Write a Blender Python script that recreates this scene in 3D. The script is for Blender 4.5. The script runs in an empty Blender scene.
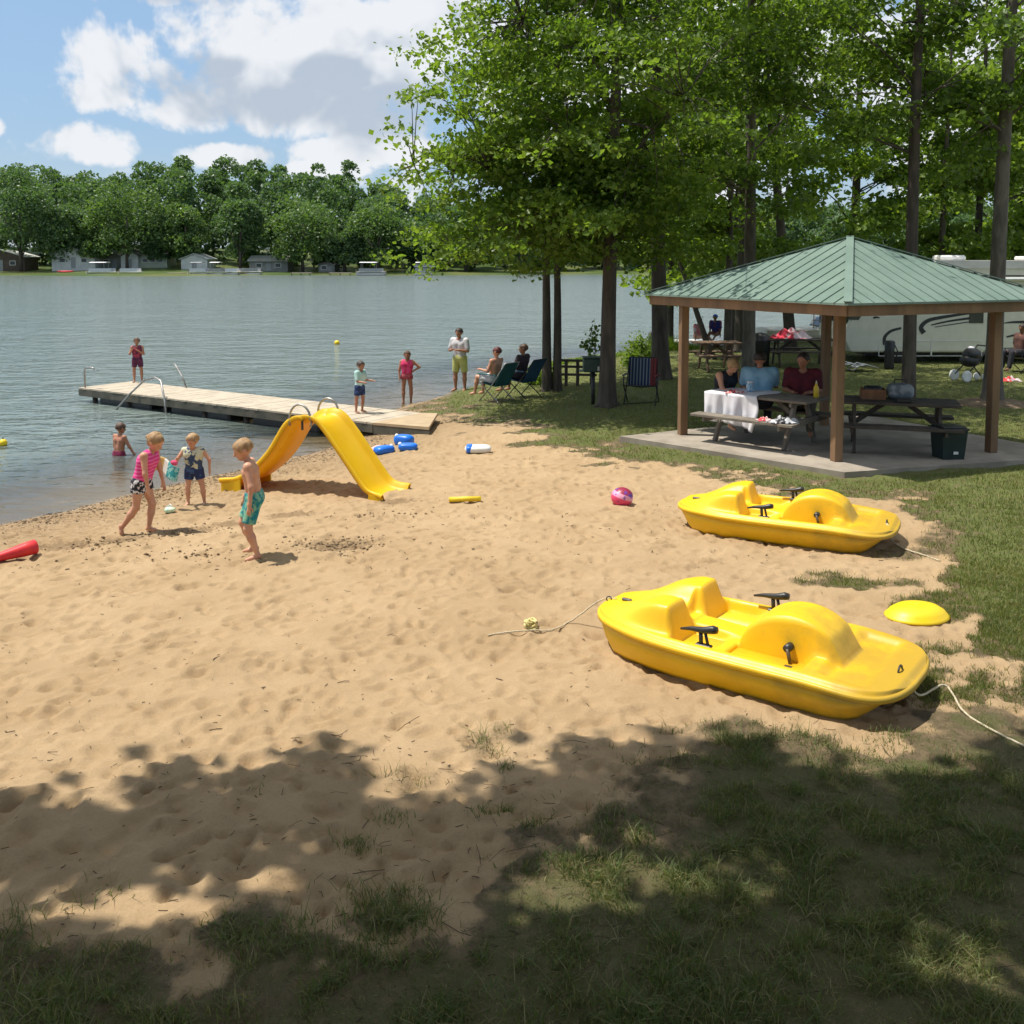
import bpy, math, random
import numpy as np
from mathutils import Vector, Matrix
PI = math.pi
R = math.radians
rnd = random.Random(7)
sc = bpy.context.scene
COL = sc.collection

# ---------------------------------------------------------------- camera
CAMZ, PITCH, F = 3.4, R(4.5), 1000.0
PX0, PY0 = 512.0, 258.0 + 1000 * math.tan(PITCH)
cam_d = bpy.data.cameras.new('camera'); cam = bpy.data.objects.new('camera', cam_d); COL.objects.link(cam)
cam.location = (0, 0, CAMZ); cam.rotation_euler = (PI / 2 - PITCH, 0, 0)
cam_d.sensor_width = 36; cam_d.lens = F / 1024 * 36
cam_d.shift_y = -(512 - PY0) / 1024 + 0.0
cam_d.clip_start = 0.05; cam_d.clip_end = 3000
sc.camera = cam
_f = np.array([0, math.cos(PITCH), -math.sin(PITCH)]); _u = np.array([0, math.sin(PITCH), math.cos(PITCH)]); _r = np.array([1., 0, 0])

def at(px, py, z=0.45):
    """ground-plane point (height z) seen at pixel px, py of the photograph"""
    d = _f + _r * (px - PX0) / F - _u * (py - PY0) / F
    t = (z - CAMZ) / d[2]
    return Vector((d[0] * t, d[1] * t, z))

def atd(px, py, D):
    d = _f + _r * (px - PX0) / F - _u * (py - PY0) / F
    t = D / d[1]
    return Vector((d[0] * t, D, CAMZ + d[2] * t))

def proj(X, Y, Z):
    dz = Z - CAMZ
    w = Y * _f[1] + dz * _f[2]; w = np.maximum(w, 0.3)
    v = Y * _u[1] + dz * _u[2]
    return PX0 + F * X / w, PY0 - F * v / w

# ---------------------------------------------------------------- tagging
def tag(o, label=None, cat=None, group=None, kind=None):
    if label: o['label'] = label
    if cat: o['category'] = cat
    if group: o['group'] = group
    if kind: o['kind'] = kind
    return o

def thing(name, label, cat, loc=(0, 0, 0), rz=0, group=None):
    o = bpy.data.objects.new(name, None); COL.objects.link(o)
    o.empty_display_size = .1
    o.location = loc; o.rotation_euler = (0, 0, rz)
    return tag(o, label, cat, group)

def link(name, me, mat, parent=None):
    o = bpy.data.objects.new(name, me); COL.objects.link(o)
    if mat is not None and len(me.materials) == 0: me.materials.append(mat)
    if parent is not None: o.parent = parent
    return o

_kids = {}
def copy_tree(o, parent=None):
    c = o.copy(); COL.objects.link(c)
    if parent is not None: c.parent = parent
    for ch in [k for k in bpy.data.objects if k.parent == o]:
        copy_tree(ch, c)
    return c

# ---------------------------------------------------------------- mesh helpers
def np_mesh(name, V, Fq, smooth=False, attrs=None):
    """V (n,3) float, Fq (m,3|4) int"""
    me = bpy.data.meshes.new(name)
    V = np.ascontiguousarray(V, dtype=np.float32); Fq = np.ascontiguousarray(Fq, dtype=np.int32)
    n, m, k = len(V), len(Fq), Fq.shape[1]
    me.vertices.add(n); me.vertices.foreach_set('co', V.ravel())
    me.loops.add(m * k); me.loops.foreach_set('vertex_index', Fq.ravel())
    me.polygons.add(m)
    me.polygons.foreach_set('loop_start', np.arange(0, m * k, k, dtype=np.int32))
    me.polygons.foreach_set('loop_total', np.full(m, k, dtype=np.int32))
    me.polygons.foreach_set('use_smooth', np.full(m, smooth))
    me.update(calc_edges=True)
    for an, av in (attrs or {}).items():
        at_ = me.attributes.new(an, 'FLOAT', 'POINT'); at_.data.foreach_set('value', np.ascontiguousarray(av, dtype=np.float32).ravel())
    return me

class MB:
    def __init__(s): s.v = []; s.f = []; s.sm = []
    def add(s, vs, fs, smooth=False, M=None):
        o = len(s.v)
        for v in vs: s.v.append(tuple(M @ Vector(v)) if M is not None else tuple(v))
        for f in fs: s.f.append(tuple(i + o for i in f)); s.sm.append(smooth)
        return s
    def box(s, c, d, rot=None, bev=0.0):
        x, y, z = d[0] / 2, d[1] / 2, d[2] / 2
        M = Matrix.Translation(Vector(c))
        if rot is not None: M = M @ (rot if isinstance(rot, Matrix) else Matrix.Rotation(rot, 4, 'Z'))
        if bev <= 0:
            vs = [(i * x, j * y, k * z) for i in (-1, 1) for j in (-1, 1) for k in (-1, 1)]
            fs = [(0, 1, 3, 2), (4, 6, 7, 5), (0, 4, 5, 1), (2, 3, 7, 6), (0, 2, 6, 4), (1, 5, 7, 3)]
            return s.add(vs, fs, False, M)
        b = min(bev, x * .9, y * .9, z * .9); vs = []; idx = {}
        for i in (-1, 1):
            for j in (-1, 1):
                for k in (-1, 1):
                    idx[(i, j, k, 0)] = len(vs); vs.append((i * x, j * (y - b), k * (z - b)))
                    idx[(i, j, k, 1)] = len(vs); vs.append((i * (x - b), j * y, k * (z - b)))
                    idx[(i, j, k, 2)] = len(vs); vs.append((i * (x - b), j * (y - b), k * z))
        fs = []
        for a in (-1, 1):
            fs.append([idx[(a, -1, -1, 0)], idx[(a, 1, -1, 0)], idx[(a, 1, 1, 0)], idx[(a, -1, 1, 0)]][::a])
            fs.append([idx[(-1, a, -1, 1)], idx[(1, a, -1, 1)], idx[(1, a, 1, 1)], idx[(-1, a, 1, 1)]][::-a])
            fs.append([idx[(-1, -1, a, 2)], idx[(1, -1, a, 2)], idx[(1, 1, a, 2)], idx[(-1, 1, a, 2)]][::a])
        for a in (-1, 1):
            for c2 in (-1, 1):
                fs.append([idx[(a, c2, -1, 0)], idx[(a, c2, 1, 0)], idx[(a, c2, 1, 1)], idx[(a, c2, -1, 1)]][::a * c2])
                fs.append([idx[(a, -1, c2, 0)], idx[(a, 1, c2, 0)], idx[(a, 1, c2, 2)], idx[(a, -1, c2, 2)]][::-a * c2])
                fs.append([idx[(-1, a, c2, 1)], idx[(1, a, c2, 1)], idx[(1, a, c2, 2)], idx[(-1, a, c2, 2)]][::a * c2])
        for i in (-1, 1):
            for j in (-1, 1):
                for k in (-1, 1):
                    t = [idx[(i, j, k, q)] for q in range(3)]
                    fs.append(t[::i * j * k])
        return s.add(vs, fs, False, M)
    def bar(s, a, b, w, h, up=(0, 0, 1), bev=0.0):
        a, b = Vector(a), Vector(b); d = b - a; L = d.length; x = d.normalized(); u = Vector(up)
        if abs(x.dot(u)) > .98: u = Vector((1, 0, 0))
        y = u.cross(x).normalized(); z = x.cross(y)
        M = Matrix((x, y, z)).transposed().to_4x4()
        return s.box((a + b) / 2, (L, w, h), M, bev)
    def tube(s, pts, rad, n=8, cap=True, smooth=True, flat=1.0):
        pts = [Vector(p) for p in pts]; m = len(pts)
        if not hasattr(rad, '__len__'): rad = [rad] * m
        rings = []; prev = None; vs = []
        for i, p in enumerate(pts):
            t = (pts[min(i + 1, m - 1)] - pts[max(i - 1, 0)]);
            if t.length < 1e-9: t = Vector((0, 0, 1))
            t.normalize()
            if prev is None:
                a = Vector((0, 0, 1)) if abs(t.z) < .9 else Vector((1, 0, 0))
                n1 = t.cross(a).normalized()
            else:
                n1 = (prev - t * prev.dot(t))
                n1 = n1.normalized() if n1.length > 1e-6 else t.orthogonal().normalized()
            prev = n1; n2 = t.cross(n1)
            for k in range(n):
                th = 2 * PI * k / n
                vs.append(p + (n1 * math.cos(th) + n2 * math.sin(th) * flat) * rad[i])
        fs = []
        for i in range(m - 1):
            for k in range(n):
                a = i * n + k; b = i * n + (k + 1) % n
                fs.append((a, b, b + n, a + n))
        if cap:
            fs.append(tuple(range(n))[::-1]); fs.append(tuple(range((m - 1) * n, m * n)))
        return s.add(vs, fs, smooth)
    def lathe(s, prof, n=20, c=(0, 0, 0), M=None, smooth=True, sq=(1, 1)):
        vs = []; c = Vector(c)
        for r_, z in prof:
            for k in range(n):
                th = 2 * PI * k / n; p = Vector((r_ * math.cos(th) * sq[0], r_ * math.sin(th) * sq[1], z))
                if M is not None: p = M @ p
                vs.append(p + c)
        fs = []
        for i in range(len(prof) - 1):
            for k in range(n):
                a = i * n + k; b = i * n + (k + 1) % n
                fs.append((a, b, b + n, a + n))
        fs.append(tuple(range(n))[::-1]); fs.append(tuple(range((len(prof) - 1) * n, len(prof) * n)))
        return s.add(vs, fs, smooth)
    def ball(s, c, r, n=12, m=8, sc_=(1, 1, 1), M=None):
        prof = [(max(1e-4, r * math.sin(PI * i / m)), -r * math.cos(PI * i / m)) for i in range(m + 1)]
        S = Matrix.Diagonal((*sc_, 1))
        return s.lathe(prof, n, c, (M @ S) if M is not None else S)
    def prism(s, poly, y0, y1, axis='y', smooth=False):
        """poly of (a,b) extruded along axis"""
        n = len(poly); vs = []
        for t in (y0, y1):
            for a, b in poly: vs.append((a, t, b) if axis == 'y' else ((t, a, b) if axis == 'x' else (a, b, t)))
        fs = [tuple(range(n)), tuple(range(n, 2 * n))[::-1]]
        for i in range(n):
            j = (i + 1) % n; fs.append((i, i + n, j + n, j))
        return s.add(vs, fs, smooth)
    def sheet(s, fn, nu, nv, thick=0, smooth=True):
        """fn(u,v)->point, closed into a shell of thickness when thick"""
        vs = [Vector(fn(i / nu, j / nv)) for i in range(nu + 1) for j in range(nv + 1)]
        fs = [(i * (nv + 1) + j, (i + 1) * (nv + 1) + j, (i + 1) * (nv + 1) + j + 1, i * (nv + 1) + j + 1) for i in range(nu) for j in range(nv)]
        if thick:
            N = [Vector((0, 0, 0)) for _ in vs]
            for f in fs:
                nn = (vs[f[2]] - vs[f[0]]).cross(vs[f[3]] - vs[f[1]])
                for q in f: N[q] += nn
            k = len(vs); vs = vs + [v - (n_.normalized() * thick if n_.length > 0 else Vector()) for v, n_ in zip(vs, N)]
            g = [tuple(q + k for q in f)[::-1] for f in fs]
            W = nv + 1
            rim = [i * W for i in range(nu + 1)] + [nu * W + j for j in range(1, nv + 1)] + [i * W + nv for i in range(nu - 1, -1, -1)] + [j for j in range(nv - 1, 0, -1)]
            for q in range(len(rim)):
                a, b = rim[q], rim[(q + 1) % len(rim)]
                g.append((b, a, a + k, b + k))
            fs = fs + g
        return s.add(vs, fs, smooth)
    def build(s, name, mat, parent=None):
        me = bpy.data.meshes.new(name); me.from_pydata(s.v, [], s.f)
        me.polygons.foreach_set('use_smooth', s.sm); me.validate(); me.update()
        import bmesh
        bm = bmesh.new(); bm.from_mesh(me); bmesh.ops.recalc_face_normals(bm, faces=bm.faces); bm.to_mesh(me); bm.free()
        return link(name, me, mat, parent)

# ---------------------------------------------------------------- node helpers
class E:
    """tiny expression builder over math nodes"""
    nt = None
    def __init__(s, sock): s.k = sock
    @staticmethod
    def op(o, *a, clamp=False):
        n = E.nt.nodes.new('ShaderNodeMath'); n.operation = o; n.use_clamp = clamp
        for i, q in enumerate(a):
            if isinstance(q, E): E.nt.links.new(q.k, n.inputs[i])
            else: n.inputs[i].default_value = q
        return E(n.outputs[0])
    def __add__(s, o): return E.op('ADD', s, o)
    __radd__ = __add__
    def __sub__(s, o): return E.op('SUBTRACT', s, o)
    def __rsub__(s, o): return E.op('SUBTRACT', o, s)
    def __mul__(s, o): return E.op('MULTIPLY', s, o)
    __rmul__ = __mul__
    def __truediv__(s, o): return E.op('DIVIDE', s, o)
    def sat(s): return E.op('ADD', s, 0.0, clamp=True)
    def max(s, o): return E.op('MAXIMUM', s, o)
    def min(s, o): return E.op('MINIMUM', s, o)
    def ss(s, a, b):
        n = E.nt.nodes.new('ShaderNodeMapRange'); n.interpolation_type = 'SMOOTHSTEP'
        E.nt.links.new(s.k, n.inputs[0]); n.inputs[1].default_value = a; n.inputs[2].default_value = b
        n.inputs[3].default_value = 0; n.inputs[4].default_value = 1
        return E(n.outputs[0])

def noise(nt, vec, scale, detail=4, rough=.55, dist=0.0, dim='3D'):
    n = nt.nodes.new('ShaderNodeTexNoise'); n.noise_dimensions = dim
    n.inputs['Scale'].default_value = scale; n.inputs['Detail'].default_value = detail; n.inputs['Roughness'].default_value = rough
    n.inputs['Distortion'].default_value = dist
    if vec is not None: nt.links.new(vec, n.inputs['Vector'])
    return E(n.outputs['Fac'])

def mixc(nt, f, a, b, mode='MIX'):
    n = nt.nodes.new('ShaderNodeMix'); n.data_type = 'RGBA'; n.blend_type = mode
    for s_, q in ((0, f), (6, a), (7, b)):
        if isinstance(q, E): nt.links.new(q.k, n.inputs[s_])
        elif hasattr(q, 'is_output'): nt.links.new(q, n.inputs[s_])
        elif s_ == 0: n.inputs[0].default_value = q
        else: n.inputs[s_].default_value = (*q[:3], 1)
    return n.outputs[2]

def new_mat(name):
    m = bpy.data.materials.new(name); m.use_nodes = True; nt = m.node_tree; E.nt = nt
    b = nt.nodes['Principled BSDF']
    return m, nt, b

def coords(nt, which='Object'):
    t = nt.nodes.new('ShaderNodeTexCoord'); return t.outputs[which]

def bump(nt, b, h, strength=.3, dist=.01):
    n = nt.nodes.new('ShaderNodeBump'); n.inputs['Strength'].default_value = strength; n.inputs['Distance'].default_value = dist
    nt.links.new(h.k, n.inputs['Height']); nt.links.new(n.outputs[0], b.inputs['Normal']); return n

def mat(name, c, c2=None, scale=6, rough=.6, bmp=0.0, bscale=None, metal=0, stretch=None, coat=0, contrast=(.35, .65), sheen=0):
    """procedural: colour c varied to c2 by noise, some roughness variation, optional bump"""
    m, nt, b = new_mat(name)
    c2 = c2 or tuple(x * .8 for x in c)
    v = coords(nt)
    if stretch:
        mp = nt.nodes.new('ShaderNodeMapping'); mp.inputs['Scale'].default_value = stretch
        nt.links.new(v, mp.inputs[0]); v = mp.outputs[0]
    n = noise(nt, v, scale, 5, .6).ss(*contrast)
    nt.links.new(mixc(nt, n, c, c2), b.inputs['Base Color'])
    rr = noise(nt, v, scale * 2.3, 3) * .2 + (rough - .1)
    nt.links.new(rr.k, b.inputs['Roughness'])
    b.inputs['Metallic'].default_value = metal
    if coat: b.inputs['Coat Weight'].default_value = coat; b.inputs['Coat Roughness'].default_value = .15
    if bmp: bump(nt, b, noise(nt, v, bscale or scale * 4, 5, .65), bmp, .01)
    return m
# ================================================================ light and sky
SUN_EL = 68.0
SH = Vector((0.985, -0.16, 0)).normalized()            # where shadows point on the ground
sd = Vector((-SH.x * math.cos(R(SUN_EL)), -SH.y * math.cos(R(SUN_EL)), math.sin(R(SUN_EL))))
sl = bpy.data.lights.new('sun', 'SUN'); sl.energy = 4.9; sl.angle = R(.5); sl.color = (1, .95, .86)
so = bpy.data.objects.new('sun', sl); COL.objects.link(so); so.rotation_euler = (-sd).to_track_quat('-Z', 'Y').to_euler()

W = bpy.data.worlds.new('World'); sc.world = W; W.use_nodes = True; nt = W.node_tree; E.nt = nt
bg = nt.nodes['Background']
sky = nt.nodes.new('ShaderNodeTexSky'); sky.sky_type = 'NISHITA'; sky.sun_disc = False
sky.sun_elevation = R(SUN_EL); sky.sun_rotation = math.atan2(sd.x, sd.y) % (2 * PI); sky.air_density = 1.0; sky.dust_density = 1.6; sky.ozone_density = 1.2
tc = nt.nodes.new('ShaderNodeTexCoord'); sep = nt.nodes.new('ShaderNodeSeparateXYZ')
nt.links.new(tc.outputs['Generated'], sep.inputs[0])
X, Y, Z = (E(sep.outputs[i]) for i in range(3))
az = E.op('ARCTAN2', X, Y); el = E.op('ARCSINE', Z)
n1 = noise(nt, tc.outputs['Generated'], 7.0, 6, .62, .3); n2 = noise(nt, tc.outputs['Generated'], 26.0, 3, .65)
PF = [(150, 78, 75, 52), (245, 55, 95, 62), (345, 55, 95, 60), (405, 75, 70, 62), (330, 105, 130, 36), (110, 108, 45, 22), (185, 120, 55, 24),
      (100, 152, 52, 21), (225, 163, 46, 15), (-12, 142, 20, 12), (380, 152, 75, 17), (170, 4, 110, 26), (330, 172, 40, 8), (60, -60, 130, 40), (430, 30, 80, 60),
      (560, 90, 100, 110), (760, 60, 130, 90), (980, 100, 120, 100), (660, 190, 90, 40)]
dens = None
for (px, py, rx, ry) in PF:
    a0 = math.atan2(px - 512, 1000); e0 = math.atan2(258 - py, 1000); rx /= 1000.; ry /= 1000.
    q = ((az - a0) * (1 / rx)); w_ = ((el - e0) * (1 / ry))
    d = 1.0 - (q * q + w_ * w_)
    dens = d if dens is None else dens.max(d)
hi = (el.ss(.30, .5)) * .62 + noise(nt, tc.outputs['Generated'], 2.2, 2).ss(.35, .7) * el.ss(.28, .5) * .9 - .35
dens = dens.max(hi * 1.0 - 0.05).max(-1.2)
cov = (dens * .55 + (n1 - .5) * 2.6 + (n2 - .5) * .9 - .05)
al = cov.ss(-.05, .30)
# underside / thick parts of clouds are grey, sunlit billows white
def spot(px, py, rx, ry):
    a0 = math.atan2(px - 512, 1000); e0 = math.atan2(258 - py, 1000)
    q = ((az - a0) * (1000 / rx)); w_ = ((el - e0) * (1000 / ry)); return (1.0 - (q * q + w_ * w_)).max(0.0)
g = spot(265, 104, 150, 42).max(spot(385, 118, 120, 48)).max(spot(160, 0, 130, 34)).max(spot(330, 84, 80, 30)).max(spot(225, 80, 50, 22))
n3 = noise(nt, tc.outputs['Generated'], 12.0, 5, .6, .2)
mpo = nt.nodes.new('ShaderNodeMapping'); mpo.inputs['Location'].default_value = (-.012, 0, .020); nt.links.new(tc.outputs['Generated'], mpo.inputs[0])
nL = noise(nt, mpo.outputs[0], 7.0, 4, .62, .3); rel = (nL - noise(nt, tc.outputs['Generated'], 7.0, 4, .62, .3))
grey = (g * g * 1.55 + (n3 - .5) * 1.0 + rel * 4.2 + (.10 - cov * .12)).ss(-.05, 1.05)
cl = mixc(nt, grey, (6.7, 6.8, 7.0), (3.8, 4.3, 5.0))
low = mixc(nt, el.ss(0.0, .12), (4.1, 5.3, 6.5), (2.4, 4.1, 6.3))
base = mixc(nt, 0.55, sky.outputs[0], low)
fin = mixc(nt, al * .93, base, cl)
nt.links.new(fin, bg.inputs['Color']); bg.inputs['Strength'].default_value = 0.115
W.cycles.sampling_method = 'MANUAL'; W.cycles.sample_map_resolution = 256

sc.view_settings.view_transform = 'Standard'; sc.view_settings.look = 'None'; sc.view_settings.exposure = 0.22; sc.view_settings.gamma = 1
sc.view_settings.use_curve_mapping = False
sc.render.engine = 'CYCLES'
cy = sc.cycles; cy.max_bounces = 8; cy.diffuse_bounces = 3; cy.glossy_bounces = 3; cy.transmission_bounces = 4; cy.transparent_max_bounces = 8
cy.use_denoising = True; cy.caustics_reflective = False; cy.caustics_refractive = False; cy.sample_clamp_indirect = 6
cy.use_adaptive_sampling = True; cy.adaptive_threshold = .02

# ================================================================ terrain
SHORE = [at(*p, 0) for p in ((0, 524), (60, 513), (110, 500), (150, 491), (200, 478), (240, 470), (280, 461), (330, 446), (352, 437), (372, 426), (392, 411), (425, 402), (470, 386), (520, 369), (600, 358), (655, 353), (720, 347))]
SH2 = [(-60, 2), (-22, 5), (-13, 8.6), (-9, 11.0)] + [(p.x, p.y) for p in SHORE] + [(11, 41), (16, 44), (30, 60), (60, 80), (130, 105), (400, 120)]
LAND = np.array(SH2 + [(400, -200), (-400, -200), (-400, 0)], dtype=np.float64)

def poly_sd(P, x, y):
    """signed distance, positive inside"""
    d = np.full(x.shape, 1e9); ins = np.zeros(x.shape, bool); n = len(P)
    for i in range(n):
        ax, ay = P[i]; bx, by = P[(i + 1) % n]
        ex, ey = bx - ax, by - ay
        t = np.clip(((x - ax) * ex + (y - ay) * ey) / (ex * ex + ey * ey + 1e-12), 0, 1)
        d = np.minimum(d, np.hypot(x - ax - t * ex, y - ay - t * ey))
        c = ((ay > y) != (by > y)); ins ^= c & (x < (bx - ax) * (y - ay) / ((by - ay) if by != ay else 1e-9) + ax)
    return np.where(ins, d, -d)

_rs = np.random.RandomState(3)
_pt = _rs.rand(64, 64)
def vnoise(x, y, s=1.0, o=0):
    """tiling value noise in numpy"""
    u = x * s + 17.3 * o; v = y * s + 9.1 * o
    i = np.floor(u).astype(int); j = np.floor(v).astype(int); fu = u - i; fv = v - j
    fu = fu * fu * (3 - 2 * fu); fv = fv * fv * (3 - 2 * fv)
    g_ = lambda a, b: _pt[a % 64, b % 64]
    return (g_(i, j) * (1 - fu) + g_(i + 1, j) * fu) * (1 - fv) + (g_(i, j + 1) * (1 - fu) + g_(i + 1, j + 1) * fu) * fv
def fbm(x, y, s=1.0, oct=4, o=0):
    r_ = 0; a = .5; t = 0
    for k in range(oct): r_ = r_ + a * vnoise(x, y, s * 2 ** k, o + k); t += a; a *= .55
    return r_ / t
def sstep(a, b, x):
    t = np.clip((x - a) / (b - a), 0, 1); return t * t * (3 - 2 * t)

def far_y(x):
    return 197 + 6 * np.sin(x * .03 + 1) + 3 * np.sin(x * .11)
def height(x, y, fine=False):
    x = np.asarray(x, float); y = np.asarray(y, float)
    s = poly_sd(LAND, x, y)
    s = s + (fbm(x, y, .9, 3, 5) - .5) * .5 * (np.abs(s) < 6)
    h = np.where(s > 0, .45 * (1 - np.exp(-np.maximum(s, 0) / 2.2)), np.maximum(s * .10, -1.8))
    f = y - far_y(x)
    hf = np.where(f > 0, .5 * (1 - np.exp(-np.maximum(f, 0) / 4)) + 5.5 * sstep(8, 70, f), np.maximum(f * .1, -1.8))
    h = np.where(y > 120, np.maximum(hf, np.where(x > 60, h, -9)), h)
    return h, s

LAWN = np.array([(412, 401), (455, 409), (490, 413), (505, 424), (530, 437), (565, 445), (600, 455), (660, 468), (720, 480), (800, 487), (850, 492), (900, 500), (940, 520), (950, 545), (945, 575), (965, 600), (975, 640), (1010, 665), (1100, 690), (4000, 900), (4000, 262), (430, 262), (430, 385)], float)
FORE = np.array([(-900, 925), (0, 930), (100, 925), (200, 925), (300, 915), (370, 905), (440, 880), (480, 845), (480, 815), (540, 800), (590, 775), (660, 768), (740, 745), (820, 735), (890, 715), (960, 690), (1024, 665), (1400, 640), (9000, 640), (9000, 90000), (-9000, 90000)], float)
PATCH = [(862, 583, 62, 7, .8), (830, 577, 30, 5, .4), (905, 552, 40, 8, .45), (950, 606, 60, 16, .7), (478, 745, 22, 18, .35), (395, 915, 45, 22, .9), (240, 935, 60, 18, .55), (500, 730, 14, 10, .3), (960, 540, 60, 20, .6), (40, 960, 80, 20, .5), (560, 745, 60, 12, .35), (425, 780, 60, 15, .25)]

def grass_mask(x, y):
    """0..1 density of grass from distance to the lawn's edges, broken up by noise"""
    px, py = proj(x, np.maximum(y, .6), np.full(x.shape, .45))
    a = poly_sd(LAWN, px, py); near = poly_sd(FORE, px, py)
    n_ = fbm(x, y, 1.6, 5, 2) - .5; m_ = fbm(x, y, .45, 3, 9) - .5; q_ = fbm(x, y, 6, 3, 4) - .5
    g1 = sstep(-.25, .55, a / 26 + n_ * 2.6 + m_ * .6 + q_)
    g1 = np.where(a > 60, 1, g1)
    g2 = sstep(-.1, 1.1, near / 80 + n_ * 2.4 + q_ * 1.3 + sstep(300, 900, px) * .25)
    g = np.maximum(np.where(y > 1, g1, 0), np.where(y < 1, .75, g2))
    for (cx, cy_, rx, ry, st) in PATCH:
        e = 1 - ((px - cx) / rx) ** 2 - ((py - cy_) / ry) ** 2
        g = np.maximum(g, st * sstep(-.3, .9, e + n_ * 2.5 + q_))
    return np.clip(g, 0, 1) * (y < 120)

def axis(fine0, fine1, step, lo, hi_, grow):
    c = list(np.arange(fine0, fine1 + 1e-6, step)); s = step
    while c[-1] < hi_: s *= grow; c.append(c[-1] + s)
    s = step
    while c[0] > lo: s *= grow; c.insert(0, c[0] - s)
    return np.array(c)
gx = axis(-6.5, 6.5, .026, -700, 700, 1.045); gy = axis(3.2, 15.5, .026, -120, 900, 1.035)
GX, GY = np.meshgrid(gx, gy, indexing='ij')
GH, GS = height(GX, GY)
gm = grass_mask(GX, GY)
nearm = sstep(30, 20, GY) * sstep(-14, -9, GX) * sstep(2.0, 3.0, GY)
und = (fbm(GX, GY, 1.1, 3, 1) - .5) * .07 + (fbm(GX, GY, 3.6, 3, 7) - .5) * .035
GH = GH + und * sstep(.1, 1.5, GS) * nearm
# footprints trodden into the sand
fp = np.zeros_like(GH)
N = 9500
fx = _rs.uniform(-7.5, 6.5, N); fy = 3 + 14 * _rs.rand(N) ** 1.2
for k in range(N):
    a = _rs.uniform(0, PI); L = _rs.uniform(.045, .11); Wd = L * _rs.uniform(.45, .75); dp = _rs.uniform(.010, .027)
    i0, i1 = np.searchsorted(gx, (fx[k] - .3, fx[k] + .3)); j0, j1 = np.searchsorted(gy, (fy[k] - .3, fy[k] + .3))
    if i1 <= i0 or j1 <= j0: continue
    dx = gx[i0:i1, None] - fx[k]; dy = gy[None, j0:j1] - fy[k]
    u_ = (dx * math.cos(a) + dy * math.sin(a)) / L; w_ = (-dx * math.sin(a) + dy * math.cos(a)) / Wd
    q = np.sqrt(u_ * u_ + w_ * w_)
    fp[i0:i1, j0:j1] += -dp * np.exp(-q ** 3) + dp * .45 * np.exp(-((q - 1.35) / .32) ** 2)
fp = np.clip(fp, -.06, .04)
pit = np.zeros_like(GH)
for (px, py, rx, ry, dp) in ((338, 544, .62, .42, .035), (185, 526, .5, .3, .02), (120, 532, .5, .35, .02), (395, 500, .4, .3, .015), (60, 535, .6, .4, .02), (230, 520, .35, .2, .015), (290, 512, .5, .3, .02)):
    c_ = at(px, py, .4); e_ = np.exp(-(((GX - c_.x) / rx) ** 2 + ((GY - c_.y) / ry) ** 2) * 1.6)
    pit = np.maximum(pit, e_); GH -= dp * e_ * (.4 + 1.2 * fbm(GX, GY, 5, 3, 3))
GH = GH + fp * sstep(.25, 1.2, GS) * (1 - .75 * gm) * sstep(2.6, 3.2, GY)
clod = (fbm(GX, GY, 9, 3, 8) - .5) * .03 * gm * nearm
GH += clod
ni, nj = GX.shape
I = np.arange(ni * nj).reshape(ni, nj)
Q = np.stack([I[:-1, :-1], I[1:, :-1], I[1:, 1:], I[:-1, 1:]], -1).reshape(-1, 4)
V = np.stack([GX, GY, GH], -1).reshape(-1, 3)
farland = (GY > 120) * 1.0
me = np_mesh('ground', V, Q, True, {'grass': gm, 'shore': GS, 'farland': farland, 'pit': pit, 'lawn': sstep(6.8, 8.5, GY) * gm})

m, nt, b = new_mat('sand_and_lawn')
def attr(nm):
    n = nt.nodes.new('ShaderNodeAttribute'); n.attribute_name = nm; return E(n.outputs['Fac'])
co = coords(nt)
ga = attr('grass'); sh = attr('shore'); fa = attr('farland')
nA = noise(nt, co, 1.3, 5, .6); nB = noise(nt, co, 9, 6, .65); nC = noise(nt, co, 60, 4, .7); nD = noise(nt, co, 240, 2, .7)
sand = mixc(nt, nA.ss(.3, .7), (.475, .335, .192), (.40, .275, .150))
sand = mixc(nt, (nC.ss(.42, .8)) * .35, sand, (.25, .155, .075))
sand = mixc(nt, (nD.ss(.5, .75)) * .5, sand, (.58, .43, .255))
nE = noise(nt, co, 24, 4, .65)
damp = (E.op('SUBTRACT', 1.0, (sh + (nB - .5) * 2.4 + (nA - .5) * 1.8).ss(.3, 3.6)) * (.35 + nE.ss(.42, .6) * .65)).max((attr('pit') + (nE - .5) * 1.6).ss(.35, .9) * .8)
sand = mixc(nt, damp * .85, sand, (.17, .11, .055))
speck = noise(nt, co, 55, 4, .6).ss(.66, .72) * (noise(nt, co, 3.1, 3).ss(.4, .7) * .8 + .1)
sand = mixc(nt, speck * .6, sand, (.12, .075, .035))
dirt = mixc(nt, nB.ss(.35, .7), (.22, .16, .09), (.10, .075, .042))
dirt = mixc(nt, nC.ss(.5, .7) * .6, dirt, (.33, .25, .15)); dirt = mixc(nt, nD.ss(.5, .7) * .5, dirt, (.07, .05, .03))
green = mixc(nt, nB.ss(.3, .7), (.10, .115, .035), (.15, .145, .055))
green = mixc(nt, nC.ss(.4, .7) * .7, green, (.17, .135, .07)); green = mixc(nt, nD.ss(.45, .7) * .6, green, (.05, .05, .02))
green = mixc(nt, attr('lawn') * .85, green, mixc(nt, nB.ss(.3, .7), (.115, .155, .035), (.17, .20, .05)))
soil = mixc(nt, (ga + (nC - .5) * 1.3 + (nB - .5) * 1.2).ss(.55, 1.15), dirt, green)
col = mixc(nt, (ga + (nC - .5) * .35 + (nB - .5) * .3).ss(.12, .5), sand, soil)
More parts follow.
